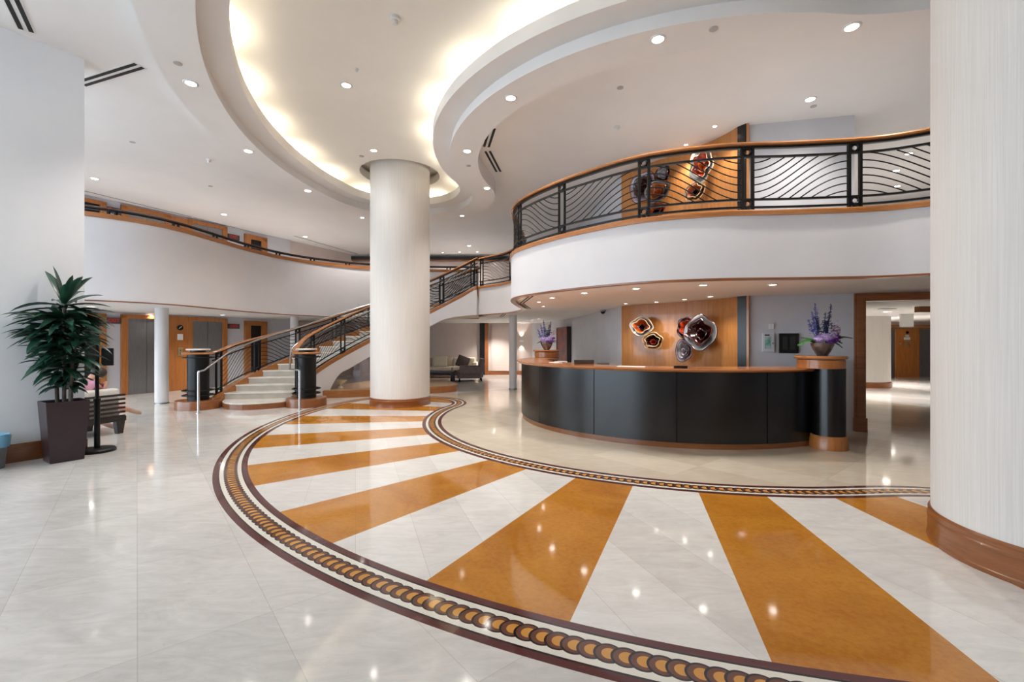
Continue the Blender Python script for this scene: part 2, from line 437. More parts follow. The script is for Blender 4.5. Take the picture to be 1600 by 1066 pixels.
# ---- walls
EA, EB = (-8.4, 6.077), (-5.60, 11.49)         # lift wall on the left
EM = frame_M(EA, (EB[0]-EA[0], EB[1]-EA[1]))
bm = nb(); wall(bm, [EA, EB], 0, ZC, .15); struct('wall_left', bm, GREY)
bm = nb(); wall(bm, [(-5.75,11.3),(-4.5,13.9)], 0, ZC, .15); struct('wall_left_far', bm, BEIGE)
bm = nb(); wall(bm, [(-4.9,13.5),(.62,13.5)], 0, ZC, .15); struct('wall_back', bm, BEIGE)
DW = smooth([(.60,13.5),(.98,12.9),(1.30,11.4),(1.46,9.9),(1.56,8.6),(1.63,7.4),(1.655,6.9)], 6)
bm = nb(); wall(bm, DW, 0, ZC, .12); struct('wall_reception', bm, GREY, 30)
WP = smooth([(1.66,6.90),(1.80,6.70),(2.06,6.42),(2.32,6.12),(2.52,5.84),(2.63,5.60),(2.685,5.42)], 8)
bm = nb(); wall(bm, WP, 0, ZC, .1); struct('wall_wood_panel', bm, WOODP, 30)
GA, GB = (2.76,5.385), (3.80,5.06)
bm = nb(); wall(bm, [(2.683,5.418),(2.742,5.33)], 0, ZC, .08); struct('trim_4', bm, BLACKL)
bm = nb(); wall(bm, [(2.742,5.335),(2.775,5.378)], 0, ZC, -.03); struct('trim_5', bm, WOODP)
bm = nb(); wall(bm, [GA, GB], 0, SOF, .12); wall(bm, [(2.76,5.385),(3.86,5.13)], MZ, ZC, .12); wall(bm, [(3.86,5.30),(4.1,9.6)], MZ, ZC, .12); struct('wall_desk_side', bm, GREY)
bm = nb(); wall(bm, [(4.1,9.6),(14.5,9.6)], MZ, ZC, .12); struct('wall_gallery', bm, BEIGE)
dd = Vector((GB[0]-GA[0], GB[1]-GA[1])).normalized()
GC = (GB[0]+dd.x*1.75, GB[1]+dd.y*1.75); GD = (GB[0]+dd.x*3.2, GB[1]+dd.y*3.2)
bm = nb(); wall(bm, [GC, GD], 0, SOF, .12); wall(bm, [GB, GC], 1.47, SOF, .12); struct('wall_right', bm, GREY)
# outer walls that close the hall; daylight enters by the tall windows on the left
bm = nb(); box(bm, -4.2, 7.0, -3.0, -2.8, 0, ZC); struct('wall_entrance', bm, PAINT)
bm = nb(); box(bm, 6.9, 7.1, -2.8, 4.0, 0, ZC); box(bm, 14.5, 14.7, 2.5, 15.5, 0, ZC); box(bm, 7.1, 14.7, 2.5, 2.7, 0, ZC); struct('wall_side', bm, PAINT)
bm = nb(); box(bm, -9.5, 14.5, 15.5, 15.7, 0, ZC); struct('wall_rear', bm, BEIGE)
bm = nb()
for y in (-3, -1.4, .2, 1.8, 3.4, 5.0): box(bm, -9.3, -9.2, y-.05, y+.05, 0, ZC)
for z in (.02, 1.6, 3.5): box(bm, -9.3, -9.2, -3, 5, z, z+.05)
for x in (-9.25, -7.6, -5.9, -4.25): box(bm, x-.05, x+.05, -3.0, -2.9, 0, ZC)
for z in (.02, 1.6, 3.5): box(bm, -9.2, -4.2, -3.0, -2.92, z, z+.05)
struct('window_1', bm, mat('window_bronze', (70,66,62), .4, .5))
# door frame round the opening
DM = frame_M(GB, dd)
door = nb()
for x0, x1 in ((0,.105),(1.65,1.755)):
    box(door, x0, x1, -.03, .15, 0, 1.47, DM, .006); box(door, x0+.02, x1-.02, -.045, .165, 0, 1.47, DM, .006)
    box(door, x0-.008, x1+.008, -.05, .17, 0, .155, DM, .006)
box(door, 0, 1.755, -.03, .15, 1.44, 1.525, DM, .006); box(door, .02, 1.73, -.045, .165, 1.455, 1.505, DM, .006)
struct('trim_doorway', door, WOODT)
# back wall joinery under the gallery
bm = nb(); box(bm, -.95, -.80, 13.38, 13.5, 0, SOF); struct('trim_6', bm, BLACKL)
bm = nb(); box(bm, -.80, -.70, 13.36, 13.5, 0, SOF); box(bm, -4.7, -.95, 13.46, 13.5, 0, .14); box(bm, -.70, .6, 13.46, 13.5, 0, .12); struct('trim_7', bm, WOODT)
bm = nb(); box(bm, -4.8,.58, 13.4, 13.5, 3.40, 3.50); struct('trim_8', bm, BLACKL)
bm = nb(); box(bm, -4.8,.58, 13.42, 13.5, 3.355, 3.40); struct('trim_9', bm, WOODT)
bm = nb(); box(bm, -.6, .15, 13.44, 13.5, .12, 1.40); struct('wall_niche', bm, BEIGE)
bm = nb(); box(bm, -4.45, -3.55, 13.3, 13.5, 0, SOF); struct('wall_back_wood', bm, WOODO)
# corridor through the doorway
bm = nb(); box(bm, 9.2, 14, 12.6, 12.75, 0, SOF); struct('wall_lift_lobby', bm, BEIGE)
bm = nb(); lathe(bm, [(.55,0),(.55,SOF)], (7.78,10.2,0), 64); box(bm, 4.6, 7.4, 10.1, 10.3, 0, SOF); struct('wall_corridor', bm, COLM, 30)
bm = nb(); lathe(bm, [(.55,0),(.575,0),(.575,.10),(.56,.12),(.55,.12)], (7.78,10.2,0), 64); struct('baseboard_corridor', bm, WOODT, 30)

# ================================================================ lift fronts
def lift(label, M, x0, x1, z0, h, group, frame_w=.10, dark=False, wd=WOODO):
    t = thing('lift_entrance' if not dark else 'dark_doorway', label, 'elevator' if not dark else 'doorway', group=group)
    t.matrix_world = Matrix.Translation(Vector((M.translation.x*S, M.translation.y*S, z0*S))) @ M.to_3x3().to_4x4()
    bm = nb()
    for a, b in ((x0-frame_w, x0), (x1, x1+frame_w)): box(bm, a, b, -.06, 0, 0, h+frame_w*.6, None, .008)
    box(bm, x0-frame_w, x1+frame_w, -.06, 0, h, h+frame_w*.75, None, .008); mesh('door_surround', bm, wd, t)
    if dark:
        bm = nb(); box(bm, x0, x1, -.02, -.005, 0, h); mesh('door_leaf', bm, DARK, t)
    else:
        xm = (x0+x1)/2 if not dark else 0
        for a, b in ((x0, xm-.003), (xm+.003, x1)):
            bm = nb(); box(bm, a, b, -.03, -.005, 0, h); mesh('door_leaf', bm, STEEL, t)
    return t
def wx(px):           # position along the left lift wall
    q, tt = on_line(px, EA, EB); return tt*hypot(EB[0]-EA[0], EB[1]-EA[1])
def exit_sign(label, M, x, z, face=-1):
    t = thing('exit_sign', label, 'exit sign', group='exit signs')
    t.matrix_world = Matrix.Translation(Vector((M.translation.x*S, M.translation.y*S, 0))) @ M.to_3x3().to_4x4()
    bm = nb(); box(bm, x-.13, x+.13, -.04, -.002, z-.055, z+.055, None, .006); mesh('housing', bm, mat('sign_grey', (70,66,66), .4), t)
    text('lettering', 'EXIT', .085, Matrix.Translation((x, -.043, z)) @ Matrix.Rotation(pi/2, 4, 'X'), mat('exit_red', (190,20,20), .5, emit=(225,30,30), es=.25), t)
    return t
ups = [(0, 'ground floor', 1.42), (MZ, 'upper gallery', 1.44)]
for z0, fl_, h in ups:
    lift('steel lift doors in wood surround on the ground floor, behind the slender white column' if z0 == 0 else 'wood framed lift surround on the upper gallery nearest the white pier', EM, wx(198), wx(256), z0, h, 'lift entrances')
    lift('steel lift doors in wood surround on the ground floor, behind the left stair newel' if z0 == 0 else 'wood framed lift surround on the upper gallery further from the white pier', EM, wx(299), wx(346), z0, h, 'lift entrances')
    lift('dark doorway on the %s next to the exit sign nearest the white pier' % fl_, EM, wx(112), wx(154.5), z0, 1.42, 'dark doorways', .09, True)
    lift('narrow dark doorway on the %s beside the far exit sign' % fl_, EM, wx(390), wx(407), z0, 1.36, 'dark doorways', .14, True)
    bm = nb(); box(bm, wx(263), wx(293), -.05, 0, z0, z0+1.5, EM); struct('trim_lift_panel', bm, WOODO)
    exit_sign('exit sign on the %s wall between the near dark doorway and the lifts' % fl_, EM, wx(176), z0+1.37)
    exit_sign('exit sign on the %s wall between the far lift and the narrow dark doorway' % fl_, EM, wx(364), z0+1.33)
def wall_plate(name, label, cat, M, x0, x1, z0, z1, m, y=-.062, extra=None, group=None):
    t = thing(name, label, cat, group=group)
    t.matrix_world = Matrix.Translation(Vector((M.translation.x*S, M.translation.y*S, 0))) @ M.to_3x3().to_4x4()
    bm = nb(); box(bm, x0, x1, y-.012, y+.012, z0, z1, None, .003); mesh('plate', bm, m, t)
    if extra: extra(t, x0, x1, z0, z1, y-.014)
    return t
def buttons(t, x0, x1, z0, z1, y):
    for k in range(2):
        bm = nb(); zc = z0+(z1-z0)*(.3+.4*k); xc = (x0+x1)/2; box(bm, xc-.008, xc+.008, y-.004, y+.002, zc-.012, zc+.012); mesh('button', bm, DARK, t)
xc = wx(279)
wall_plate('call_button_panel', 'lift call button plate on the wood panel between the two lifts', 'button panel', EM, xc-.04, xc+.04, .70, .86, mat('brass', (200,176,130), .3, .8), extra=buttons)
wall_plate('wall_notice', 'small white notice on the wood panel above the lift call buttons', 'sign', EM, xc-.045, xc+.045, 1.02, 1.14, WHITEP)
t = thing('emblem_plaque', 'round black plaque high on the wood panel between the left lifts', 'sign')
t.matrix_world = Matrix.Translation(Vector((EM.translation.x*S, EM.translation.y*S, 0))) @ EM.to_3x3().to_4x4()
bm = nb(); lathe(bm, [(0,0),(.055,0),(.055,.012),(0,.012)], n=24); bmesh.ops.rotate(bm, verts=bm.verts, cent=(0,0,0), matrix=Matrix.Rotation(pi/2, 3, 'X')); bmesh.ops.translate(bm, verts=bm.verts, vec=(xc, -.055, 1.27)); mesh('plaque', bm, BLACKM, t)
bm = nb(); tube(bm, [(xc-.02,-.07,1.25),(xc,-.07,1.28),(xc+.025,-.07,1.29)], .006); mesh('hand_symbol', bm, WHITEP, t)

# lobby beyond the right doorway
LM = frame_M((9.2, 12.6), (1, 0))
lift('steel lift door seen through the right doorway, left of the orange wood panel', LM, .55, 1.37, 0, 1.33, 'lobby lifts', .05)
lift('steel lift door seen through the right doorway, right of the orange wood panel', LM, 2.03, 2.95, 0, 1.33, 'lobby lifts', .05)
bm = nb(); box(bm, 1.42, 1.98, -.05, 0, 0, 1.36, LM); box(bm, 1.40, 2.0, -.07, 0, 0, .1, LM); box(bm, .4, 3.2, -.09, 0, 1.40, 1.44, LM); struct('trim_lobby_panel', bm, WOODO)
wall_plate('wall_notice', 'pale notice above the call buttons in the lobby beyond the right doorway', 'sign', LM, 1.60, 1.76, 1.03, 1.10, WHITEP, -.064)
wall_plate('wall_notice', 'small square notice nearest the black plaque in the lobby beyond the right doorway', 'sign', LM, 1.64, 1.73, 1.11, 1.17, mat('notice_grey', (190,186,180)), -.064)
wall_plate('call_button_panel', 'call button plate on the orange panel beyond the right doorway', 'button panel', LM, 1.655, 1.705, .86, .98, mat('brass', (200,176,130)), -.064, buttons)
for px, lb in ((1406,'left'), (1420,'right')):
    x = ray(px)*12.55-9.2; wall_plate('wall_button', 'small round plate %s of the call buttons beyond the right doorway' % lb, 'switch', LM, x-.018, x+.018, .91, .95, mat('brass', (200,176,130)), -.064)
bm = nb(); cyl(bm, (0,0), .04, 0, .01, 20); bmesh.ops.rotate(bm, verts=bm.verts, cent=(0,0,0), matrix=Matrix.Rotation(pi/2, 3, 'X'))
tag(mesh('emblem_plaque', bm, BLACKM, loc=(9.2+1.69, 12.54, 1.235)), 'round black plaque on the orange panel beyond the right doorway', 'sign')
bm = nb(); a = at(1406.5,501,9.0); b = at(1426.5,511,9.0); box(bm, a[0], b[0], 8.98, 9.02, b[2], SOF, None, .004)
tag(mesh('hanging_sign', bm, WHITEP), 'blank white box sign hanging from the ceiling beyond the right doorway', 'sign')
bm = nb(); a = at(1433,479,7.0); b = at(1462,488,7.0); box(bm, a[0], b[0], 6.95, 7.05, b[2], SOF, None, .004)
tag(mesh('hanging_sign', bm, WOODT), 'reddish wooden sign board hanging just inside the right doorway', 'sign')

# ================================================================ railings
WAVES = (-5,-4,-3,-2,-1,0,1,2,3,4,5)
def Sf(x): x = max(0, min(1, x)); return .5 - .5*cos(pi*(x**.95))
def railing(name, label, path, base, top, pairs, start_flip=False, wood_ends=None, single=(), hr=True):
    """path: plan Path; base(s)/top(s): heights; pairs: distances of the double posts"""
    t = thing(name, label, 'railing')
    def P(s, f):      # f = 0 base .. 1 top of handrail
        q = path.at(s); return Vector((q[0], q[1], base(s)+(top(s)-base(s))*f))
    a, b = (wood_ends or (0, path.L)); n = max(8, int((b-a)/.05))
    ss = [a+(b-a)*i/n for i in range(n+1)]
    bm = nb(); sweep(bm, [P(s, .955) for s in ss], [(-.034,0),(.034,0),(.04,.012),(.03,.026),(-.03,.026),(-.04,.012)]); mesh('handrail', bm, WOODR, t, 50)
    ss2 = [s for s in ss]
    for nm, f, w in (('handrail_bar', .935, .014), ('upper_bar', .80, .010), ('lower_bar', .17, .010), ('bottom_bar', .055, .010)):
        bm = nb(); sweep(bm, [P(s, f) for s in ss2], rect(-w, w, -.008, .008)); mesh(nm, bm, BLACKM, t)
    g = .040
    for c in pairs:
        bm = nb()
        for s in (c-g, c+g):
            q = P(s, 0); box(bm, -.011, .011, -.011, .011, 0, (P(s, .94)-P(s, 0)).z, frame_M(q, (1,0), q.z))
        q = P(c, 0); box(bm, -.014, .014, -.014, .014, -.01, (P(c,.055)-P(c,0)).z, frame_M(q, (1,0), q.z))
        for f in (.11, .87):
            cpt = P(c, f); dv = (path.at(min(path.L, c+.05))-path.at(max(0, c-.05))); dv.z = 0; dv = dv.normalized() if dv.length > 0 else Vector((1,0,0))
            tube(bm, [cpt + dv*.026*cos(2*pi*i/12) + Vector((0,0,.026*sin(2*pi*i/12))) for i in range(13)], .010, 4)
        mesh('post', bm, BLACKM, t)
    for k in range(len(pairs)-1):
        s0, s1 = pairs[k]+g, pairs[k+1]-g; L = s1-s0
        if L < .1: continue
        flip = (k % 2 == 0) ^ start_flip; bm = nb()
        kk = 1.0
        for w in WAVES:
            seg = []; N = 26
            for i in range(N+1):
                u = i/N; v = Sf(u) + w*.172
                if -.001 <= v <= 1.001:
                    uu = 1-u if flip else u; seg.append(P(s0+uu*L, .17+v*.63))
            if len(seg) > 2: tube(bm, seg, .0050, 4)
        mesh('wave_panel', bm, BLACKM, t)
    for c in single:
        bm = nb(); q = P(c, 0); box(bm, -.012, .012, -.012, .012, 0, (P(c,.94)-q).z, frame_M(q, (1,0), q.z)); mesh('post', bm, BLACKM, t)
    return t
RPath = Path([(p[0]+0, p[1]+0, 0) for p in RP])
# move rail line slightly inward of the edge
def offset(path, d):
    out = []
    for i, p in enumerate(path):
        a = Vector(path[max(0,i-1)][:2]); b = Vector(path[min(len(path)-1,i+1)][:2]); t = (b-a).normalized(); out.append((p[0]-t.y*d, p[1]+t.x*d, 0))
    return out
RR = Path(offset(RP, .035))
tip = RR.nearest_px(812, .5*RR.L*.5, RR.L*.45)
s878 = RR.nearest_px(878, 3.0); s1007 = RR.nearest_px(1007, 3.0); s1168 = RR.nearest_px(1168, 3.0); s1336 = RR.nearest_px(1336, 3.0)
s811 = RR.nearest_px(812, 2.9, s878)
step = s1336 - s1168
pairs = [.06, .98, 1.75, 2.42, s811, s878, s1007, s1168, s1336, s1336+.86, s1336+1.72]
pairs = [p for p in pairs if p < RR.L]
railing('balcony_railing', 'black iron wave railing with wooden handrail round the white balcony above the reception desk', RR, lambda s: MZ+.055, lambda s: 2.605, pairs, False)
# left gallery: rail just above solid parapet
t = thing('gallery_rail', 'low dark rail on wood capped white parapet of the left gallery', 'railing')
LL = Path(offset(LP, .03)); ss = [LL.L*i/90 for i in range(91)]
bm = nb(); sweep(bm, [(*LL.at(s)[:2], MZ+.655) for s in ss], [(-.03,0),(.03,0),(.03,.02),(0,.03),(-.03,.02)]); mesh('handrail', bm, mat('dark_rail', (58,40,32), .3), t, 50)
bm = nb(); sweep(bm, [(*LL.at(s)[:2], MZ+.64) for s in ss], rect(-.012,.012,0,.014)); mesh('rail_bar', bm, BLACKM, t)
for k in range(14):
    c = 2.3 + k*.72
    if c > LL.L: break
    for e in (-.035, .035):
        bm = nb(); q = LL.at(c+e); box(bm, q[0]-.012, q[0]+.012, q[1]-.012, q[1]+.012, MZ+.60, MZ+.645); mesh('post', bm, BLACKM, t)

# ================================================================ staircase
I_ = Path([(p[0], p[1], 0) for p in smooth([(-3.40,7.0),(-3.50,7.5),(-3.42,7.95),(-3.15,8.40),(-2.75,8.82),(-2.2,9.05),(-1.55,9.06),(-.95,8.92),(-.65,8.80)], 10)])
O_ = Path([(p[0], p[1], 0) for p in smooth([(-4.45,6.78),(-4.43,7.05),(-4.40,7.3),(-4.33,7.55),(-4.22,7.78),(-4.06,8.02),(-3.72,8.55),(-3.3,9.08),(-2.75,9.50),(-2.1,9.78),(-1.4,9.88),(-.70,9.85)], 10)])
NS = 20
def IP(t): return I_.at(max(0,t)/NS*I_.L)
def OP(t): return O_.at(O_.L*((max(0,t)/NS)**1.06))
st = thing('staircase', 'grand curved staircase with pale stone steps and wooden stringers climbing behind the central column', 'staircase')
for k in range(1, NS+1):
    a, b = k-1, k
    pts = [OP(a+(b-a)*i/3) for i in range(4)] + [IP(b+(a-b)*i/3) for i in range(4)]
    if k == 1:
        o0, i0 = Vector((-4.33,6.80,0)), Vector((-3.42,6.86,0)); fr = []
        for i in range(13):
            u = i/12; q = i0.lerp(o0, u); fr.append(q + Vector((-.02,-.26,0))*sin(pi*u)**.8)
        pts = [OP(1), IP(1)] + fr
    if k == NS: pts = [OP(19), Vector((-.60,9.86,0)), Vector((-.60,8.78,0)), IP(19)]
    z = .1*k; zlo = max(0, z-.24) if k > 6 else 0
    if k == NS: zlo = SOF
    grp = bpy.data.objects.new('step', None)
    bm = nb(); slab(bm, [tuple(p[:2]) for p in pts], zlo, z-.018)
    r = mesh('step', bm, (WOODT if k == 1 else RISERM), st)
    bm = nb(); c = sum(pts, Vector())/len(pts); fwd = (OP(k)+IP(k)-OP(k-1)-IP(k-1)); fwd = fwd.normalized() if fwd.length else Vector((0,1,0))
    pp = []
    for q in pts:
        back = (q-c).dot(fwd) < 0; pp.append(q - fwd*.014 if back else q)
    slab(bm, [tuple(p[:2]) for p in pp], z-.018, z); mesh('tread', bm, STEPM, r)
    bpy.data.objects.remove(grp)
def zbot(t):
    if t < 5.3: return 0.0
    if t < 7.3: return .46*sin((t-5.3)/2.0*pi/2)
    z = .46+(t-7.3)*.1045
    return z if z < 1.36 else 1.51 - .15*math.exp(-(z-1.36)/.15)
def stringer(fn, side, t0=0.0, lift=.075):
    N = 80; ts = [t0+(NS-t0)*i/N for i in range(N+1)]
    bmw, bmp = nb(), nb(); rw, rp = [], []
    for i, t in enumerate(ts):
        p = fn(t); q = fn(min(NS, t+.1))-fn(max(0, t-.1)); q.z = 0; q.normalize(); n = Vector((-q.y, q.x, 0))*side
        zt = max(.15, .1*t+lift); zb = min(zbot(t), zt-.06)
        zt_ = min(zt, 2.055)
        A = p + n*-.01; B = p + n*.085
        rw.append([bmw.verts.new((v.x, v.y, z)) for v, z in ((A, max(zb, zt_-.30)), (B, zt_-.045), (B, zt_), (A, zt_))])
        A2 = p + n*-.002; B2 = p + n*.075
        rp.append([bmp.verts.new((v.x, v.y, z)) for v, z in ((A2, zb), (B2, zb), (B2, zt_-.05), (A2, zt_-.05))])
    for bmm, R in ((bmw, rw), (bmp, rp)):
        for A, B in zip(R, R[1:]):
            for j in range(4): bmm.faces.new((A[j], A[(j+1)%4], B[(j+1)%4], B[j]))
        bmm.faces.new(R[0]); bmm.faces.new(R[-1][::-1])
    o = mesh('stringer', bmp, PAINT, st, 40); mesh('stringer_cap', bmw, WOODR, o, 40)
stringer(IP, -1, 0.3); stringer(OP, 1, 0, .12)
bm = nb(); N = 60; prev = None
for i in range(N+1):
    t = 5.35+(NS-5.35)*i/N; z = zbot(t); a = IP(t); b = OP(t)
    cur = [bm.verts.new((a.x, a.y, z)), bm.verts.new((b.x, b.y, z)), bm.verts.new((b.x, b.y, z+.05)), bm.verts.new((a.x, a.y, z+.05))]
    if prev:
        for j in range(4): bm.faces.new((prev[j], prev[(j+1)%4], cur[(j+1)%4], cur[j]))
    prev = cur
mesh('soffit', bm, mottled('stair_soffit', (214,203,190), (208,197,184), 1, .7), st, 40)
# newels
def newel(c, label):
    t = thing('newel_post', label, 'newel post', (c[0], c[1], 0), group='newel posts')
    bm = nb(); lathe(bm, [(0,0),(.29,0),(.29,.115),(.285,.13),(0,.13)], n=48); mesh('plinth', bm, WOODT, t, 40)
    bm = nb(); lathe(bm, [(.14,.13),(.14,.80),(.10,.84),(.10,.865),(0,.865)], n=40); mesh('drum', bm, BLACKM, t, 30)
    bm = nb(); lathe(bm, [(.135,.80),(.205,.80),(.215,.815),(.205,.832),(.135,.832)], n=40); mesh('wood_ring', bm, WOODR, t, 60)
    bm = nb(); lathe(bm, [(0,.862),(.15,.862),(.155,.872),(.15,.885),(0,.888)], n=40); mesh('cap', bm, mat('brushed_nickel', (226,223,218), .35, .35), t, 40)
    for z in (.20,.27,.755):
        bm = nb(); tube(bm, [(.20*cos(2*pi*i/32), .20*sin(2*pi*i/32), z) for i in range(33)], .009, 6)
        for k in range(4): tube(bm, [(.13*cos(k*pi/2+.4), .13*sin(k*pi/2+.4), z), (.2*cos(k*pi/2+.4), .2*sin(k*pi/2+.4), z)], .007, 5)
        mesh('ring_bar', bm, BLACKM, t, 60)
NL, NR = (-4.66,6.76), (-3.17,7.02)
newel(NL, 'black drum newel post with silver cap at the left foot of the stairs')
newel(NR, 'black drum newel post with silver cap at the right foot of the stairs')
# stair rails: follow the stringers
def rail_path(fn, side, start):
    pts = [tuple(start)]
    for i in range(1, 81):
        t = NS*i/80; p = fn(t); q = fn(min(NS, t+.1))-fn(max(0, t-.1)); q.z = 0; q.normalize(); n = Vector((-q.y, q.x, 0))*side
        if (Vector(pts[0][:2])-Vector((p.x,p.y))).length < .12 and i < 4: continue
        pts.append((p.x+n.x*.04, p.y+n.y*.04, 0))
    return Path(pts)
OR = rail_path(OP, 1, (-4.53,6.88,0)); IR = rail_path(IP, -1, (-3.36,7.05,0))
def t_of(path, s): return NS*s/path.L
obase = lambda s: max(.15, min(2.055, .1*t_of(OR, s)+.12)) if s < OR.L else 2.05
otab = [(0,.845),(1.5,.96),(4,1.12),(6.3,1.29),(8,1.43),(11.5,1.77),(15,2.12),(20,2.61)]
itab = [(0,.845),(2,1.0),(4.5,1.21),(9.6,1.69),(15,2.2),(20,2.61)]
railing('stair_railing', 'black iron wave railing along the left outer side of the curved stairs', OR, obase, lambda s: lerp_table(otab, t_of(OR, s)), [.1+ (OR.L-.2)*i/7 for i in range(8)], True)
railing('stair_railing', 'black iron wave railing along the inner side of the curved stairs, meeting the right newel', IR, lambda s: max(.15, min(2.055, .1*t_of(IR, s)+.075)), lambda s: lerp_table(itab, t_of(IR, s)), [.12+(IR.L-.22)*i/6 for i in range(7)], False)
def chrome_rail(label, post, first, fn, side, n0, n1, zf):
    t = thing('grab_rail', label, 'handrail', (0,0,0))
    bm = nb(); tube(bm, [(post[0], post[1], 0), (post[0], post[1], .57)], .016, 10); cyl(bm, post, .035, 0, .006, 20); mesh('post', bm, CHROME, t, 50)
    pts = [(post[0], post[1], .575), first]
    for i in range(30):
        k = n0+(n1-n0)*i/29; p = fn(k); q = fn(k+.1)-fn(k-.1); q.z = 0; q.normalize(); n = Vector((-q.y, q.x, 0))*side
        pts.append((p.x+n.x*.07, p.y+n.y*.07, zf(k)))
    bm = nb(); tube(bm, pts, .014, 8); mesh('rail', bm, CHROME, t, 60)
chrome_rail('thin chrome grab rail rising beside the left newel post', (-4.34,6.30), (-4.36,6.44,.585), OP, -1, 1.0, 19, lambda k: lerp_table([(0,.74),(1.5,.86),(6.3,1.24),(20,2.52)], k))
chrome_rail('thin chrome grab rail post in front of the right newel post', (-3.17*.94-.10,6.6), (-3.28,6.72,.585), IP, 1, 1.4, 19, lambda k: lerp_table([(0,.72),(1.5,.86),(6.3,1.26),(20,2.52)], k))

# plinth under the stairs
bm = nb(); pl = smooth([(-3.50,8.05),(-3.15,7.97),(-2.5,8.22),(-1.9,8.50),(-1.35,8.74),(-1.12,8.98),(-1.10,9.25)], 6)
lp = [p[:2] for p in pl] + [(-1.6,10.4),(-3.0,10.4),(-3.4,9.0)]
slab(bm, lp, 0, .125); pf = tag(mesh('display_plinth', bm, WOODR), 'low curved wood edged display platform under the stairs behind the central column', 'platform')
bm = nb(); slab(bm, [(p[0]*.995-.005, p[1]+.03) for p in lp], .125, .135); mesh('stone_top', bm, mottled('beige_stone', (196,164,130), (180,148,116), 2, .12), pf)
# bowl on the plinth
bp = at(532, 596, 8.45)
t = thing('silver_bowl', 'small silver footed bowl on the platform under the stairs', 'bowl', (bp[0], 8.45, .135))
bm = nb(); lathe(bm, [(0,0),(.045,0),(.04,.012),(.012,.03),(.02,.06),(.06,.085),(.13,.14),(.125,.142),(.05,.095),(0,.085)], n=32); mesh('bowl', bm, mat('silver', (236,228,204), .2, .35), t, 60)
bm = nb(); tube(bm, [(-.11,0,.125),(-.17,.01,.12),(-.2,0,.13)], .008); mesh('handle', bm, mat('silver', (225,215,190)), t)

# ================================================================ reception desk
RD = 1.925
a0, a1 = radians(150), radians(294.8)
def arc(r, a0, a1, n=90, z=0): return [(CX+r*cos(a0+(a1-a0)*i/n), CY+r*sin(a0+(a1-a0)*i/n), z) for i in range(n+1)]
desk = thing('reception_desk', 'long curved reception desk with black front panels and wooden counter', 'desk', (0,0,0))
bm = nb(); sweep(bm, arc(RD-.02, a0, a1), rect(0,.06,0,.055)); mesh('plinth', bm, WOODT, desk, 30)
def ang_of(px):
    best = None
    for i in range(1500):
        a = a0+(a1-a0)*i/1499; x, y = CX+RD*cos(a), CY+RD*sin(a)
        if x*cos(a)+y*sin(a) > CX*cos(a)+CY*sin(a)+RD*0 + 0 and False: continue
        vis = (-x)*cos(a)+(-y)*sin(a) > 0
        e = abs(800+F*x/y-px)
        if vis and (best is None or e < best[0]): best = (e, a)
    return best[1]
cuts = [a0, a0+.42] + [ang_of(px) for px in (843, 928, 1057, 1199)] + [a1]
for p, q in zip(cuts, cuts[1:]):
    if q-p < .02: continue
    bm = nb(); sweep(bm, arc(RD, p+.0022, q-.0022, 24), rect(0,.03,.055,.715)); mesh('front_panel', bm, BLACKL, desk, 30)
bm = nb(); sweep(bm, arc(RD-.012, a0+.01, a1-.01), rect(0,.03,.055,.715)); mesh('carcass', bm, DARK, desk, 30)
bm = nb(); sweep(bm, arc(RD+.065, a0-.02, a1+.075, 100), [(.02,.715),(.42,.715),(.42,.745),(.01,.745),(0,.733)]); mesh('counter_top', bm, WOODC, desk, 40)
bm = nb(); sweep(bm, arc(RD-.45, a0, a1, 60), rect(0,.38,.48,.50)); mesh('work_surface', bm, WOODC, desk, 30)
def podium(name, c, label, r=.193, off=(0,0)):
    t = thing(name, label, 'podium', (c[0], c[1], 0))
    R = .193; O3 = (off[0], off[1], 0)
    bm = nb(); lathe(bm, [(0,0),(r+.012,0),(r+.012,.085),(r+.004,.10),(r+.004,.12),(r,.125),(0,.125)], n=48); mesh('base', bm, WOODO, t, 40)
    bm = nb(); lathe(bm, [(r-.01,.125),(r-.01,.745)], n=48); mesh('drum', bm, BLACKL, t, 40)
    bm = nb(); lathe(bm, [(0,.747),(R,.747),(R,.825),(R-.02,.83)], O3, 48); mesh('band', bm, WOODO, t, 40)
    bm = nb(); lathe(bm, [(R-.02,.83),(R+.02,.835),(R+.026,.848),(R+.02,.862),(0,.862)], O3, 48); mesh('cap', bm, WOODC, t, 40)
    return t
PR = (2.965, 4.262); PL = (.555, 7.28)
podium('podium', PR, 'black drum podium with wooden cap at the right end of the reception desk', .144, (-.058,.025))
podium('podium', PL, 'black drum podium with wooden cap at the left end behind the reception desk')
# side return behind right podium
bm = nb(); M = frame_M((3.16, 4.48), (.55,.62)); box(bm, 0, .62, -.02, .04, 0, .76, M)
so = tag(mesh('side_counter', bm, BLACKL), 'dark side cabinet running from the right podium back to the doorway', 'cabinet')
bm = nb(); box(bm, -.0, .63, -.04, .06, .76, .785, M); mesh('cabinet_top', bm, WOODT, so)

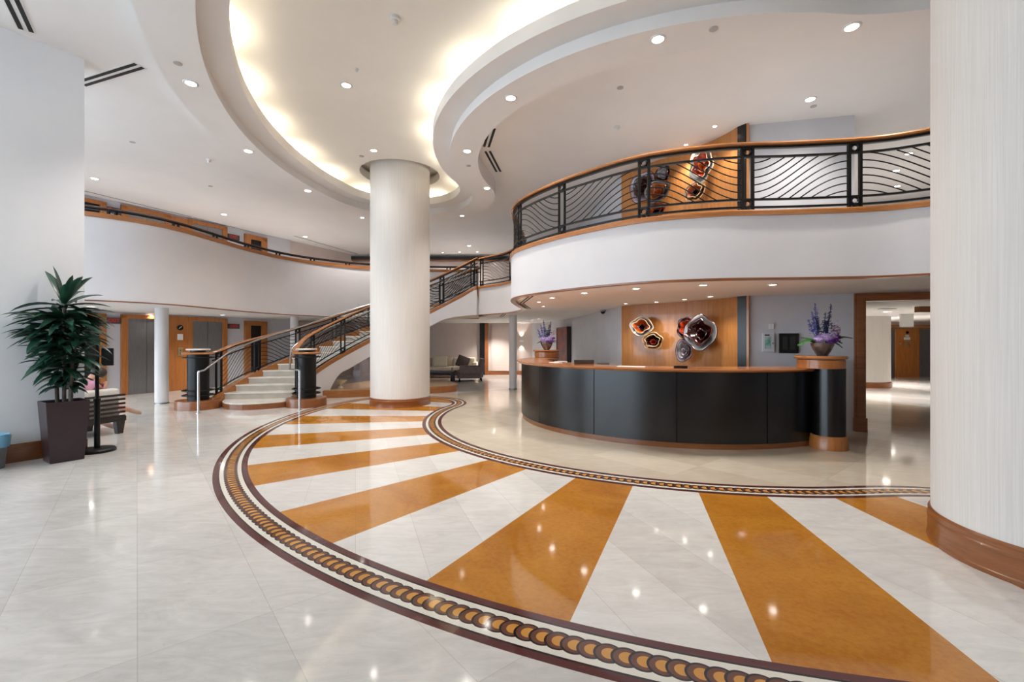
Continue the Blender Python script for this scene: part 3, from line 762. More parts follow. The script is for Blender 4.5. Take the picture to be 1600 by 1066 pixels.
# flower arrangements
LEAF = mottled('leaf_green', (40,98,30), (22,62,24), 9, .4); LEAFB = mat('leaf_blue_dark', (38,42,62), .5)
PURP = mottled('purple_petals', (92,44,140), (140,60,170), 20, .6); BLUE = mottled('delphinium_blue', (62,66,150), (104,104,190), 25, .6)
LILAC = mottled('lilac_petals', (206,186,222), (180,150,205), 25, .6); DKBLUE = mat('dark_blue_petals', (36,36,86), .6)
def blob(bm, c, r, k=1):
    g = bmesh.ops.create_icosphere(bm, subdivisions=1, radius=r, matrix=Matrix.Translation(c))
    for v in g['verts']: v.co += Vector((random.uniform(-1,1), random.uniform(-1,1), random.uniform(-1,1)))*r*.22*k
def petals(bm, c, r, n=5):
    for i in range(n):
        a = 2*pi*i/n + random.random(); el = random.uniform(-.3,.9); d = Vector((cos(a)*cos(el), sin(a)*cos(el), sin(el))); s = d.cross(Vector((0,0,1)))
        if s.length < .01: s = Vector((1,0,0))
        s.normalize(); c_ = Vector(c); u = d.cross(s)*.25
        v = [c_, c_+d*r*.6+s*r*.4+u*r, c_+d*r*1.1, c_+d*r*.6-s*r*.4+u*r]
        bm.faces.new([bm.verts.new(x) for x in v])
def monstera(bm, base, d, L, W, droop=.2):
    d = Vector(d).normalized(); s = d.cross(Vector((0,0,1))).normalized(); up = s.cross(d); N = 12; c_ = []
    for i in range(N+1):
        u = i/N; p = Vector(base)+d*L*u+up*(L*.18*sin(pi*u))-Vector((0,0,1))*droop*L*u*u; w = W*sin(pi*min(1,u*.92+.06))**.7
        notch = .55 if (i % 3 == 1 and 1 < i < N-1) else 1
        c_.append((bm.verts.new(p), bm.verts.new(p+s*w*notch-up*w*.25), bm.verts.new(p-s*w*notch-up*w*.25)))
    for A, B in zip(c_, c_[1:]): bm.faces.new((A[0], A[1], B[1], B[0])); bm.faces.new((A[0], B[0], B[2], A[2]))
def bouquet(c, label, sc, full=True, seed=1):
    random.seed(seed); t = thing('flower_arrangement', label, 'flowers', c, group=None)
    bm = nb(); lathe(bm, [(0,0),(.055,0),(.06,.005),(.10,.07),(.125,.125),(.128,.15),(.122,.15),(.115,.12),(.09,.07),(0,.02)], n=36, sx=1.0, sy=.8)
    bmesh.ops.scale(bm, vec=(sc,sc,sc), verts=bm.verts); mesh('vase', bm, mottled('mottled_silver', (150,142,140), (108,100,100), 14, .2, metal=.7), t, 60)
    def fin(nm, bm, m):
        bmesh.ops.scale(bm, vec=(sc,sc,sc), verts=bm.verts); mesh(nm, bm, m, t)
    for (dx, dy, L, W, dr) in ((-1,-.25,.30,.085,.28),(1,-.1,.30,.075,.0),(1,.3,.26,.05,.2),(-.8,.5,.18,.05,-.2),(.5,-.8,.17,.05,.5)):
        bm = nb(); monstera(bm, (dx*.05, dy*.04, .14), (dx,dy,.22), L if full else L*.55, W, dr); fin('leaf', bm, LEAF)
    for (x, y, h, m) in ((-.10,0,.52,BLUE),(-.05,.04,.62,BLUE),(.04,.02,.50,DKBLUE),(.07,-.02,.60,DKBLUE),(-.15,-.03,.42,BLUE),(0,-.05,.40,DKBLUE),(-.02,.05,.45,BLUE)):
        bm = nb(); top = Vector((x*1.25, y, h)); b0 = Vector((x*.5, y, .15))
        tube(bm, [b0, top], .004, 4)
        for i in range(46):
            u = random.random()**.8; p = b0.lerp(top, .3+.7*u); r = .042*(1-u*.85)
            petals(bm, p+Vector((random.uniform(-r,r), random.uniform(-r,r), random.uniform(-.01,.01))), .024*(1-.6*u), 4)
        fin('delphinium', bm, m)
    for x, h in ((-.13,.36),(.13,.37)):
        bm = nb(); monstera(bm, (x*.6,0,.2), (x*.4,0,1), .26, .03, 0); fin('dark_leaf', bm, LEAFB)
    for (x, y, z, r) in ((-.08,-.06,.19,.05),(.0,-.08,.21,.055),(.06,-.07,.23,.05),(-.03,-.05,.22,.045)):
        bm = nb()
        for i in range(60):
            a, b = random.uniform(0, 2*pi), random.uniform(-1, 1); q = sqrt(1-b*b); petals(bm, (x+r*q*cos(a), y+r*q*sin(a), z+r*b*.8), .018, 4)
        blob(bm, (x,y,z), r*.9, .3); fin('hydrangea', bm, LILAC)
    for (x, y, z, r) in ((.02,-.11,.165,.032),(.09,-.09,.175,.035),(.13,-.04,.23,.03)):
        bm = nb(); blob(bm, (x,y,z), r*.8)
        for i in range(25): petals(bm, (x+random.uniform(-r,r), y+random.uniform(-r,r), z+random.uniform(-r,r)*.7), .02, 4)
        fin('purple_bloom', bm, PURP)
    for k in range(4 if full else 2):
        bm = nb(); b0 = Vector((.05,0,.2)); e = Vector((.16+.03*k, -.03+.03*k, .38-.035*k)); tube(bm, [b0, b0.lerp(e,.6)+Vector((0,0,.03)), e], .003, 4)
        for i in range(9): petals(bm, b0.lerp(e, .4+.65*i/9)+Vector((random.uniform(-.02,.02),random.uniform(-.02,.02),random.uniform(-.01,.03))), .02, 5)
        fin('orchid_spray', bm, mottled('orchid', (150,60,150), (236,220,236), 30, .6, lo=.45, hi=.55))
    return t
bouquet((PR[0]-.045, PR[1]+.02, .862), 'large purple and lilac flower arrangement in silver vase on the right podium', .80, True, 3)
bouquet((PL[0], PL[1], .862), 'smaller blue and lilac flower arrangement in vase on the far left podium', .78, False, 5)

# things on and behind the desk
def on_counter(px, r): 
    a = ang_of(px); return (CX+r*cos(a), CY+r*sin(a), .745), a
q, a = on_counter(982, RD-.1); bm = nb(); box(bm, -.13, .13, -.05, .05, 0, .006, frame_M(q, (-sin(a), cos(a)), q[2])); tag(mesh('document', bm, mat('paper', (240,236,228))), 'sheet of white paper lying on the reception counter', 'paper')
q, a = on_counter(1064, RD-.06); bm = nb(); box(bm, -.06, .06, -.035, .035, 0, .022, frame_M(q, (-sin(a), cos(a)), q[2]), .006); tag(mesh('card_tray', bm, BLACKM), 'small black tray on the reception counter', 'tray')
q, a = on_counter(845, RD-.2); bm = nb(); box(bm, -.07, .07, -.05, .05, 0, .004, frame_M(q, (-sin(a), cos(a)), q[2])); tag(mesh('document', bm, mat('paper', (240,236,228))), 'pale sheet near the left end of the reception counter', 'paper')
def monitor(px0, px1, Y, ytop, label, m):
    a, b = ray(px0)*Y, ray(px1)*Y; zt = 1-(ytop-533)/F*Y; t = thing('computer_monitor', label, 'monitor', ((a+b)/2, Y, .50)); w = (b-a)/2
    bm = nb(); box(bm, -w, w, -.015, .015, zt-.50-.22, zt-.50, None, .005); mesh('screen', bm, m, t)
    bm = nb(); box(bm, -.015, .015, .0, .03, .01, .12); box(bm, -.07, .07, -.05, .07, 0, .012); mesh('stand', bm, BLACKM, t)
monitor(897, 928, 5.0, 562.5, 'dark back of a monitor behind the reception counter, left one', mottled('monitor_back', (70,52,46), (52,40,36), 8, .5))
monitor(933, 952, 5.1, 566.5, 'grey back of a smaller monitor behind the reception counter', mat('monitor_grey', (96,94,96), .5))
bm = nb(); a = at(876,564.5,6.4); box(bm, -.085, .085, -.06, .06, -.34, 0, frame_M(a, (1,.1), a[2]), .006); tag(mesh('printer', bm, WHITEP), 'white boxy printer behind the reception counter under the painting', 'printer')
bm = nb(); box(bm, -.12, .12, -.1, .1, 0, at(876,564.5,6.4)[2]-.34, frame_M(a, (1,.1), 0)); tag(mesh('printer_cabinet', bm, BLACKL), 'low black cabinet carrying the printer behind the counter', 'cabinet')
# painting
p0, p1 = on_path(893, DW), on_path(876, DW); Mx = Vector((p0[0]-p1[0], p0[1]-p1[1])); wl = min(Mx.length, 1.3)
Mp = frame_M((p1[0], p1[1]), Mx); t = thing('framed_painting', 'tall dark red painting in black frame on the grey wall behind the desk', 'painting')
t.matrix_world = Matrix.Translation(Vector((p1[0]*S, p1[1]*S, 0))) @ Mp.to_3x3().to_4x4()
bm = nb(); box(bm, 0, wl, -.10, -.01, .50, 1.34); box(bm, 0, .03, -.115, -.10, .50, 1.34); box(bm, wl-.03, wl, -.115, -.10, .50, 1.34); box(bm, 0, wl, -.115, -.10, 1.31, 1.34); box(bm, 0, wl, -.115, -.10, .50, .53); mesh('frame', bm, mat('frame_brown', (46,32,26), .35), t)
bm = nb(); box(bm, .03, wl-.03, -.104, -.10, .53, 1.31); mesh('canvas', bm, mottled('abstract_canvas', (130,44,28), (44,36,38), 2.4, .5, lo=.4, hi=.6), t)

# wall devices right of the wood panel
GM = frame_M(GA, dd)
def gx(px): q, tt = on_line(px, GA, GB); return tt*hypot(GB[0]-GA[0], GB[1]-GA[1]), q[1]
def gz(px, py): x, Y = gx(px); return 1-(py-533)/F*(Y-.03)
def gthing(name, label, cat):
    t = thing(name, label, cat); t.matrix_world = Matrix.Translation(Vector((GM.translation.x*S, GM.translation.y*S, 0))) @ GM.to_3x3().to_4x4(); return t
t = gthing('key_cabinet', 'pale grey metal wall cabinet with glazed door left of the black panel', 'cabinet')
x0, x1 = gx(1190)[0], gx(1208)[0]; z0, z1 = gz(1200, 550), gz(1200, 521)
bm = nb(); box(bm, x0, x1, -.06, -.001, z0, z1, None, .004); mesh('body', bm, mat('cabinet_grey', (196,202,206), .4), t)
bm = nb(); box(bm, x0+.02, x1-.035, -.066, -.06, z0+.035, z1-.04); mesh('window', bm, mottled('green_papers', (70,140,120), (176,196,196), 10, .3), t)
bm = nb(); box(bm, x0+.02, x1-.05, -.066, -.06, z1-.028, z1-.014); mesh('name_plate', bm, BLACKM, t)
bm = nb(); box(bm, x1-.02, x1-.012, -.07, -.06, z0+.09, z0+.11); mesh('lock', bm, BLACKM, t)
t = gthing('thermostat', 'small white box on the wall above the grey cabinet', 'thermostat')
x0, x1 = gx(1201)[0], gx(1208)[0]; bm = nb(); box(bm, x0, x1, -.03, -.001, gz(1204,514.5), gz(1204,506), None, .003); mesh('body', bm, WHITEP, t)
t = gthing('control_panel', 'square black control panel with two grey strips on the grey wall', 'control panel')
x0, x1 = gx(1216.5)[0], gx(1247)[0]; z0, z1 = gz(1230,552), gz(1230,521)
bm = nb(); box(bm, x0, x1, -.03, -.001, z0, z1, None, .003); mesh('body', bm, mat('panel_black', (12,12,13), .3), t)
for f in (.18, .56):
    bm = nb(); a = x0+(x1-x0)*f; b = a+(x1-x0)*.24
    box(bm, a, b, -.033, -.029, z0+.04, z1-.035); mesh('display_strip', bm, mat('strip_grey', (48,48,50), .35), t)
# dome camera
c = ce(942, 484.5, SOF)
t = thing('dome_camera', 'dark dome security camera under the balcony soffit near the wood panel', 'security camera', (c[0], c[1], SOF))
bm = nb(); lathe(bm, [(0,0),(.05,0),(.05,-.02),(.045,-.03)], n=24); mesh('housing', bm, mat('cam_grey', (150,150,152)), t, 40)
bm = nb(); lathe(bm, [(.042,-.028),(.036,-.05),(.02,-.066),(0,-.07)], n=24); mesh('dome', bm, DARKG, t, 60)

# ================================================================ glass blossoms on the wood panel
GL = {}
def glassm(n, c, c2): return mottled(n, c, c2, 6, .08, spec=.8)
def blossom(px, py, rx, rz_, cols, label, group, dep=.10):
    q = on_path(px, WP)
    i = min(range(len(WP)-1), key=lambda k: (WP[k][0]-q[0])**2+(WP[k][1]-q[1])**2); i = max(1, i)
    tg = Vector((WP[i+1][0]-WP[i-1][0], WP[i+1][1]-WP[i-1][1])).normalized(); n = Vector((-tg.y, tg.x))
    if n.dot(Vector(q)) > 0: n = -n
    vd = Vector(q).normalized(); f = max(.45, abs(vd.dot(n)))
    z = 1-(py-533)/F*q[1]; A, B = rx/F*q[1]/f*.98, rz_/F*q[1]
    t = thing('glass_blossom', label, 'glass sculpture', (q[0]+n.x*.03, q[1]+n.y*.03, z), group=group)
    T = Vector((tg.x, tg.y, 0)); Nn = Vector((n.x, n.y, 0)); ph = random.random()*6; k = random.choice((3,4,5))
    def dish(name, s, d0, wav, m, rim=None, off=(0,0)):
        bm = nb(); R = []; NR_, NA = 7, 40
        for i in range(NR_+1):
            u = i/NR_; ring = []
            for j in range(NA):
                a = 2*pi*j/NA; w = 1+wav*u*u*sin(k*a+ph)+.5*wav*u*u*sin((k+2)*a-ph); dd_ = d0*(u**1.6)+.9*wav*d0*u*u*sin((k+1)*a+ph*2)
                ring.append(bm.verts.new(T*(A*s*u*w*cos(a)+off[0]*A)+Vector((0,0,B*s*u*w*sin(a)+off[1]*B))+Nn*(dd_+.01)))
            R.append(ring)
        for a_, b_ in zip(R[1:], R[2:]):
            for j in range(NA): bm.faces.new((a_[j], a_[(j+1)%NA], b_[(j+1)%NA], b_[j]))
        bm.faces.new(R[1]); bmesh.ops.remove_doubles(bm, verts=[v for v in R[0]], dist=.001)
        rimpts = [v.co.copy() for v in R[-1]]
        o = mesh(name, bm, m, t, 80)
        md = o.modifiers.new('thick', 'SOLIDIFY'); md.thickness = .008
        if rim:
            bm = nb(); tube(bm, rimpts+[rimpts[0], rimpts[1]], .006, 6, False); mesh(name+'_rim', bm, rim, o, 60)
    outer, rim, inner, core = cols
    dish('outer_petal', 1.0, dep, .06, outer, rim); dish('inner_petal', .70, dep*1.15, .10, inner, outer if False else rim, (.02,.03)); dish('core', .32, dep*1.0, .1, core, None, (.05,-.1))
PALE = glassm('pale_glass', (150,148,146), (112,110,114)); CREAMR = mat('cream_rim', (196,170,130), .15); ORG = glassm('orange_glass', (190,84,26), (120,40,16))
DKR = glassm('dark_red_glass', (58,16,14), (28,8,10)); REDR = mat('dark_rim', (70,26,18), .1); FIRE = glassm('fire_glass', (196,60,24), (90,20,12)); LAVG = glassm('lavender_glass', (176,160,172), (140,124,136)); AMB = glassm('amber_glass', (176,104,40), (120,60,24))
g1, g2 = 'glass blossoms on the lower wood panel', 'glass blossoms on the upper wood panel'
blossom(1010,510.5,17,14,(PALE,CREAMR,ORG,DKR), 'pale white glass blossom with orange heart, upper left of the lower panel', g1)
blossom(1028,533,15,13,(AMB,CREAMR,DKR,FIRE), 'amber and dark red glass blossom just below the pale one on lower panel', g1)
blossom(1081,513.5,13,17,(DKR,REDR,FIRE,DKR), 'narrow dark red glass blossom overlapping the biggest one on lower panel', g1)
blossom(1107,520,24,26,(PALE,REDR,DKR,DKR), 'biggest glass blossom, pale with deep red heart, on the lower panel', g1, .13)
blossom(1077,548,12,17,(LAVG,REDR,PALE,LAVG), 'lavender oval glass blossom hanging lowest on the lower panel', g1)
blossom(1012,296,20,23,(LAVG,REDR,DKR,DKR), 'large dark hearted glass blossom leftmost on the upper panel', g2)
blossom(1044,275,11,13,(DKR,REDR,PALE,LAVG), 'small dark glass blossom with grey heart on the upper panel', g2)
blossom(1036,303,19,17,(PALE,REDR,AMB,ORG), 'white glass blossom with amber heart beside the leftmost one upstairs', g2, .13)
blossom(1032,332,14,11,(FIRE,REDR,ORG,DKR), 'fiery orange red glass blossom just above the gallery floor', g2)
blossom(1106,262,17,26,(PALE,CREAMR,FIRE,ORG), 'tall oval white and orange glass blossom, top right upstairs', g2)
blossom(1095,302,15,14,(AMB,CREAMR,ORG,DKR), 'amber round glass blossom below the tall oval one upstairs', g2)

# ================================================================ slender columns
def slim(px, Y, r, label):
    x = ray(px)*Y; bm = nb(); cyl(bm, (0,0), r, 0, SOF, 32)
    o = tag(mesh('slender_column', bm, PAINT, None, 40, (x, Y, 0)), label, 'column')
    bm = nb(); cyl(bm, (0,0), r+.008, 0, .02, 32); mesh('foot_ring', bm, STEEL, o, 40)
slim(252.6, 7.29, .092, 'slender white column in front of the lifts at left')
slim(801.5, 9.45, .08, 'slender white column left of the reception desk')
slim(460, 10.0, .085, 'slender white column mostly hidden behind the stairs')

# ================================================================ ceiling fittings
def downlight(px, py, h, label, group, r=.055, small=False, e=1.0, light=True):
    c = ce(px, py, h)
    t = thing('recessed_downlight', label, 'ceiling light', c, group=group)
    bm = nb(); lathe(bm, [(r*.78,.0),(r*.8,-.006),(r,-.008),(r*1.12,-.004),(r*1.14,0)], n=24); mesh('trim_ring', bm, WHITEP, t, 60)
    bm = nb(); lathe(bm, [(0,-.003),(r*.78,-.003)], n=24); mesh('lens', bm, LENSS if small else LENS, t)
    if light:
        ld = bpy.data.lights.new('downlight', 'SPOT'); ld.energy = SPOT_E*e*(.35 if small else 1); ld.spot_size = radians(120); ld.spot_blend = .8
        ld.shadow_soft_size = .06; ld.color = (1, .955, .90)
        lo = bpy.data.objects.new('lamp', ld); col.objects.link(lo); lo.parent = t; lo.location = (0, 0, -.03*S)
    return t
gb = 'downlights in the dropped ring'
downlight(298,130,ZB,'bright round downlight in the ring ceiling nearest the white pier',gb)
downlight(388,236,ZB,'second downlight from the white pier along the outer ring ceiling',gb)
downlight(481,298,ZB,'third downlight from the white pier along the outer ring ceiling',gb)
downlight(1331,42,ZB,'big downlight in the ring ceiling nearest the large right column',gb)
downlight(1028,61,ZB,'downlight in the ring ceiling above the left bend of the balcony',gb)
downlight(798,153,ZB,'downlight on the inner bend of the ring ceiling right of the cove',gb)
downlight(730,236,ZB,'downlight in the ring ceiling just right of the central column top',gb)
downlight(761,294,ZB,'lowest downlight in the ring ceiling right of the central column',gb)
downlight(722,337,ZB,'faint downlight at the far tip of the ring behind the central column',gb,.045)
downlight(541,133,ZU,'downlight in the glowing cove ceiling left of the central column','cove downlights')
downlight(584,235,ZU,'downlight in the cove ceiling right beside the column head','cove downlights',.05,e=.12)
gl = 'downlights in the high ceiling over the left gallery'; SPOT_E *= 1.5
downlight(148,279,ZC,'downlight beside the pier edge high over the left gallery',gl)
downlight(350,335,ZC,'downlight above the middle of the left gallery',gl)
downlight(477,370,ZC,'downlight above the far part of the left gallery',gl)
downlight(566,340,ZC,'dim downlight above the far gallery close to the central column',gl,.045)
downlight(238,331,ZC,'small spot over the left gallery lifts, nearer one',gl,.028,True)
downlight(330,353.5,ZC,'small spot over the left gallery lifts, farther one',gl,.028,True)
SPOT_E /= 1.5
downlight(733,384,ZC,'larger downlight in the high ceiling over the stair landing','landing lights')
downlight(692,394.5,ZC,'leftmost of three tiny spots over the stair landing','landing lights',.035,True)
downlight(718,394,ZC,'middle of three tiny spots over the stair landing','landing lights',.035,True)
downlight(745.6,393.5,ZC,'rightmost of three tiny spots over the stair landing','landing lights',.035,True)
gr = 'downlights in the high ceiling over the right gallery'
downlight(1266,155,ZC,'large downlight over the right gallery wall',gr,e=.8)
downlight(1117,197,ZC,'small spot in front of the upper wood panel top',gr,.028,True,1.6)
downlight(1072,226,ZC,'small spot just above the balcony handrail left of the wood panel top',gr,.028,True,1.6)
downlight(1420,240,ZC,'highest of the lights seen through the railing beside the right column',gr,.05)
downlight(1399,267,ZC,'middle of the lights seen through the railing beside the right column',gr,.06)
downlight(1402,291,ZC,'lowest of the lights seen through the railing beside the right column',gr,.05)
g3 = 'downlights under the left gallery'
downlight(142,479,SOF,'downlight under the left gallery beside the pier',g3)
downlight(237,490,SOF,'small light over the nearer lift on the left',g3,.04,False,.3)
downlight(300,494.5,SOF,'small light over the wood panel between the left lifts',g3,.035,False,.5)
downlight(330,496,SOF,'small light over the farther lift on the left',g3,.04,False,.7)
downlight(347.5,492,SOF,'oval downlight under the left gallery above the newel',g3)
g4 = 'downlights under the balcony above the desk'
def dl4(px, py, lb, **k): downlight(px, py, SOF, lb, g4, k.pop('r', .042), e=k.pop('e', .27), **k)
dl4(863,465,'downlight above the left curve of the desk, just behind the balcony front')
dl4(913,457.5,'downlight under the balcony front above the blue sheen of the desk')
dl4(994,450.5,'downlight under the balcony front above the counter papers')
dl4(1099,445,'downlight under the balcony front above the black tray')
dl4(1207.6,444.5,'downlight under the balcony front above the right part of the desk')
dl4(842.5,471.5,'tiny downlight beside the zigzag slots, upper of a close pair', r=.032)
dl4(848.8,478.5,'tiny downlight beside the zigzag slots, lower of a close pair', r=.032)
dl4(977.6,474,'wall washer above the left edge of the lower wood panel', r=.035)
dl4(1025.7,471.5,'wall washer above the amber glass blossom', r=.035)
dl4(1069.8,467.6,'wall washer above the narrow dark glass blossom', r=.035)
dl4(1110,463,'wall washer above the biggest glass blossom', r=.035)
dl4(841.7,497.8,'far small downlight above the left flower arrangement', r=.045)
dl4(831.5,499.5,'far small downlight between the slender column and left flowers', r=.045)
dl4(813,503,'far small downlight directly right of the slender column', r=.045)
g5 = 'ceiling lights beyond the right doorway'
downlight(1385,487,SOF,'nearest ceiling light beyond the right doorway',g5,.07,e=3.5)
downlight(1395,496.5,SOF,'second ceiling light beyond the right doorway',g5,.07,e=3.5)
downlight(1358,497.5,SOF,'tiny ceiling light above the rounded corridor corner',g5,.035,e=2)
downlight(1449,506,SOF,'far ceiling light over the right lobby lift',g5,.06,e=4)
g6 = 'downlights over the seating area'
downlight(700,507,SOF,'ceiling light over the pale sofa under the stairs',g6,.05,e=2.2)
downlight(772,503.5,SOF,'ceiling light over the passage beside the armchair',g6,.05,e=2.2)
m_ = (IP(12)+OP(12))/2
tl = downlight(700,507,SOF,'small light set in the underside of the stairs above the silver bowl',g6,.03,e=.5); tl.location = (m_.x*S, m_.y*S, (zbot(12)-.004)*S)
# cove lamps hidden on the shelf
def cove_lamp(x, y, dx, dy, e=1.0):
    ld = bpy.data.lights.new('cove_lamp', 'AREA'); ld.shape = 'RECTANGLE'; ld.size = .5; ld.size_y = .08; ld.energy = COVE_E*e; ld.color = (1, .90, .70)
    lo = bpy.data.objects.new('cove_lamp', ld); col.objects.link(lo); lo.location = (x*S, y*S, (ZB+.21)*S)
    up = Vector((dx*1.3, dy*1.3, 1)).normalized(); zz = -up; xx = Vector((-dy, dx, 0)).normalized(); yy = zz.cross(-xx)
    M = Matrix((xx, (-zz).cross(xx), up*1)).transposed(); lo.rotation_euler = Matrix((xx, (xx.cross(up)), -up)).transposed().to_euler()
    return lo
for i in range(14):
    a = A_MID - A_HALF + radians(137)*(i+.5)/14; r = RM+1.13; cove_lamp(CX+r*cos(a), CY+r*sin(a), -cos(a), -sin(a))
for i in range(9):
    a = A_MID - A_HALF + radians(137)*(i+.5)/9; r = RM-1.13; cove_lamp(CX+r*cos(a), CY+r*sin(a), cos(a), sin(a))
for i in range(3):
    b = A_MID - A_HALF + pi + pi*(i+.5)/3; cove_lamp(KX+1.13*cos(b), KY+1.13*sin(b), -cos(b), -sin(b))
def detector(px, py, h, r, dpt, label, cat='smoke detector', name='smoke_detector', m=WHITEP):
    c = ce(px, py, h); t = thing(name, label, cat, c, group=cat+'s in the ceiling')
    bm = nb(); lathe(bm, [(r,0),(r,-dpt*.4),(r*.8,-dpt*.5),(0,-dpt*.5)], n=24); mesh('base', bm, m, t, 40)
    if dpt > .02:
        bm = nb(); lathe(bm, [(r*.62,-dpt*.5),(r*.62,-dpt*.85),(r*.4,-dpt),(0,-dpt)], n=24); mesh('sensor', bm, m, t, 40)
detector(617,27,ZU,.042,.06,'white smoke detector in the cove ceiling at the top of picture')
detector(557,108,ZU,.022,.03,'tiny sensor in the cove ceiling near the left downlight')
detector(964,198,ZC,.035,.05,'grey smoke detector in the ceiling above the left part of the balcony')
detector(326,249,ZC,.03,.05,'small smoke detector over the left gallery between two downlights')
g = WHITEP
for px, py, h, lb in ((278,99,ZB,'flat sprinkler disc beside the downlight nearest the pier'),(207,222,ZC,'flat sprinkler disc in the ceiling right of the pier'),(1115,45,ZB,'flat sprinkler disc in the ring ceiling above the balcony'),(969,137,ZC,'flat sprinkler disc in the ceiling left above the balcony'),(732,259,ZB,'flat sprinkler disc in the ring right of the central column'),(1271,166,ZC,'flat sprinkler disc next to the large right gallery downlight'),(329,291,ZC,'flat sprinkler disc high over the left gallery'),(565,244,ZU,'flat sprinkler disc left of the central column head'),(892,280,ZC,'x')):
    if lb != 'x': detector(px, py, h, .032, .012, lb, 'sprinkler', 'sprinkler_cover', mat('sprinkler_grey', (176,172,170), .5))
c = ce(394,273,ZC); t = thing('twin_spot', 'recessed unlit twin spotlight in the ceiling between ring and left gallery', 'ceiling light', c)
for dx in (-.03,.03):
    bm = nb(); lathe(bm, [(0,-.004),(.02,-.004),(.028,0)], (dx,0,0), 16); mesh('lamp_head', bm, mat('lamp_dim', (230,226,220), .3), t)
def slot(a, b, h, label, w=.03, gap=.03, two=True, group='linear air slots'):
    A, B = Vector(ce(*a, h)), Vector(ce(*b, h)); L = (B-A).length; M = frame_M(A, (B-A)[:2], h)
    t = thing('air_slot', label, 'air vent', (0,0,0), group=group)
    bm = nb(); box(bm, -.01, L+.01, -w-gap/2-.012, w+gap/2+.012, -.004, .0, M); mesh('frame', bm, WHITEP, t)
    for s in ((-1, 1) if two else (0,)):
        bm = nb(); y = s*(gap/2+w/2); box(bm, 0, L, y-w/2, y+w/2, -.007, -.004, M); mesh('slot', bm, DARK, t)
slot((14,-10),(41,47),ZC,'double black air slot in the ceiling at the top left corner')
slot((126,130.5),(218,102),ZC,'double black air slot in the ceiling just right of the pier')
slot((769,200),(760,229),ZC,'double air slot right of the ring, upper arm of the chevron')
slot((762,236),(779,268),ZC,'double air slot right of the ring, lower arm of the chevron')
slot((126,296.5),(300,339),ZC,'long thin black slot over the lifts of the left gallery, near half',.016,0,False)
slot((302,339.5),(420,368.5),ZC,'long thin black slot over the left gallery, second run',.016,0,False)
slot((460,368.5),(559,397),ZC,'thin black slot over the far left gallery',.016,0,False)
# slots that follow the balcony soffit
def soffit_slot(s0, s1, d, label, double=False):
    pts = [RPath.at(s0+(s1-s0)*i/16) for i in range(17)]; pp = offset([tuple(p) for p in pts], d); t = thing('air_slot', label, 'air vent', group='soffit air slots')
    for k in ((0, .035) if double else (0,)):
        bm = nb(); sweep(bm, offset([tuple(p) for p in pts], d+k), rect(-.009,.009,SOF-.006,SOF)); mesh('slot', bm, DARK, t)
s9 = RPath.nearest_px(850, 3.0); sx_ = [RPath.nearest_px(p, 3.0) for p in (868, 920, 935, 1065, 1078, 1210, 1225, 1380, 1400, 1448)]
soffit_slot(sx_[0], sx_[1], .14, 'curved soffit slot over the left curve of the desk')
soffit_slot(sx_[2], sx_[3], .12, 'curved soffit slot over the desk between two downlights, second from left')
soffit_slot(sx_[4], sx_[5], .12, 'curved soffit slot above the middle of the desk')
soffit_slot(sx_[6], sx_[7], .12, 'curved soffit slot above the right podium and wall panel')
slot((830,462),(815,473.5),SOF,'short double soffit slot at the left bend of the balcony, front arm',.02,.02)
slot((815,474),(827,482),SOF,'short double soffit slot at the left bend of the balcony, rear arm',.02,.02)
slot((783,495),(788,490.5),SOF,'short double slot in the soffit under the stair landing',.025,.02)
c = ce(1386,482.5,SOF); bm = nb(); box(bm, c[0]-.12, c[0]+.12, c[1]-.05, c[1]+.05, SOF-.006, SOF); tag(mesh('ceiling_grille', bm, mat('grille', (120,112,104))), 'small rectangular air grille in the ceiling just beyond the right doorway', 'air vent')

# ================================================================ wall sconce
q = on_line(815, (.20,13.5), (.6,13.5))[0]
t = thing('wall_sconce', 'up and down wall light glowing on the back wall right of the slender column', 'wall light', (.285,13.5,1.0-.0))
bm = nb(); box(bm, -.06, .06, -.07, 0, -.03, .03, None, .006); mesh('body', bm, WHITEP, t)
for s in (1,-1):
    ld = bpy.data.lights.new('sconce', 'SPOT'); ld.energy = 22; ld.spot_size = radians(70); ld.spot_blend = .6; ld.shadow_soft_size = .02; ld.color = (1,.95,.88)
    lo = bpy.data.objects.new('lamp', ld); col.objects.link(lo); lo.parent = t; lo.location = (0, -.06*S, s*.05*S); lo.rotation_euler = ((pi if s > 0 else 0)+ s*.25*(-1 if s>0 else -1)*0, 0, 0)

# ================================================================ seating beyond the stairs
def cushion(bm, w, d, h, M, b=.02):
    box(bm, -w/2, w/2, -d/2, d/2, -h/2, h/2, M, b)
SOFA = mottled('sofa_cream', (206,192,172), (194,180,160), 8, .85); PIL = mottled('pillow_brown', (70,54,50), (56,44,42), 14, .85); ARMC = mottled('armchair_taupe', (120,108,108), (104,92,92), 14, .85)
sx = -1.95
t = thing('sofa', 'cream upholstered sofa against the back wall under the stairs', 'sofa', (sx,12.6,0))
bm = nb(); box(bm, -.95,.95,-.25,.27,.06,.2,None,.02); mesh('base', bm, PIL, t)
for k in (-.62,0,.62):
    bm = nb(); box(bm, k-.3,k+.3,-.26,.18,.2,.30,None,.03); mesh('seat_cushion', bm, SOFA, t, 60)
    bm = nb(); box(bm, k-.3,k+.3,.1,.26,.28,.54,None,.04); mesh('back_cushion', bm, SOFA, t, 60)
for k in (-.93,.93):
    bm = nb(); box(bm, k-.06,k+.06,-.25,.27,.06,.42,None,.03); mesh('armrest', bm, SOFA, t, 60)
for x in (-.85,.85):
    for y in (-.2,.2): bm = nb(); cyl(bm, (x,y), .02, 0, .06, 10); mesh('leg', bm, BLACKM, t)
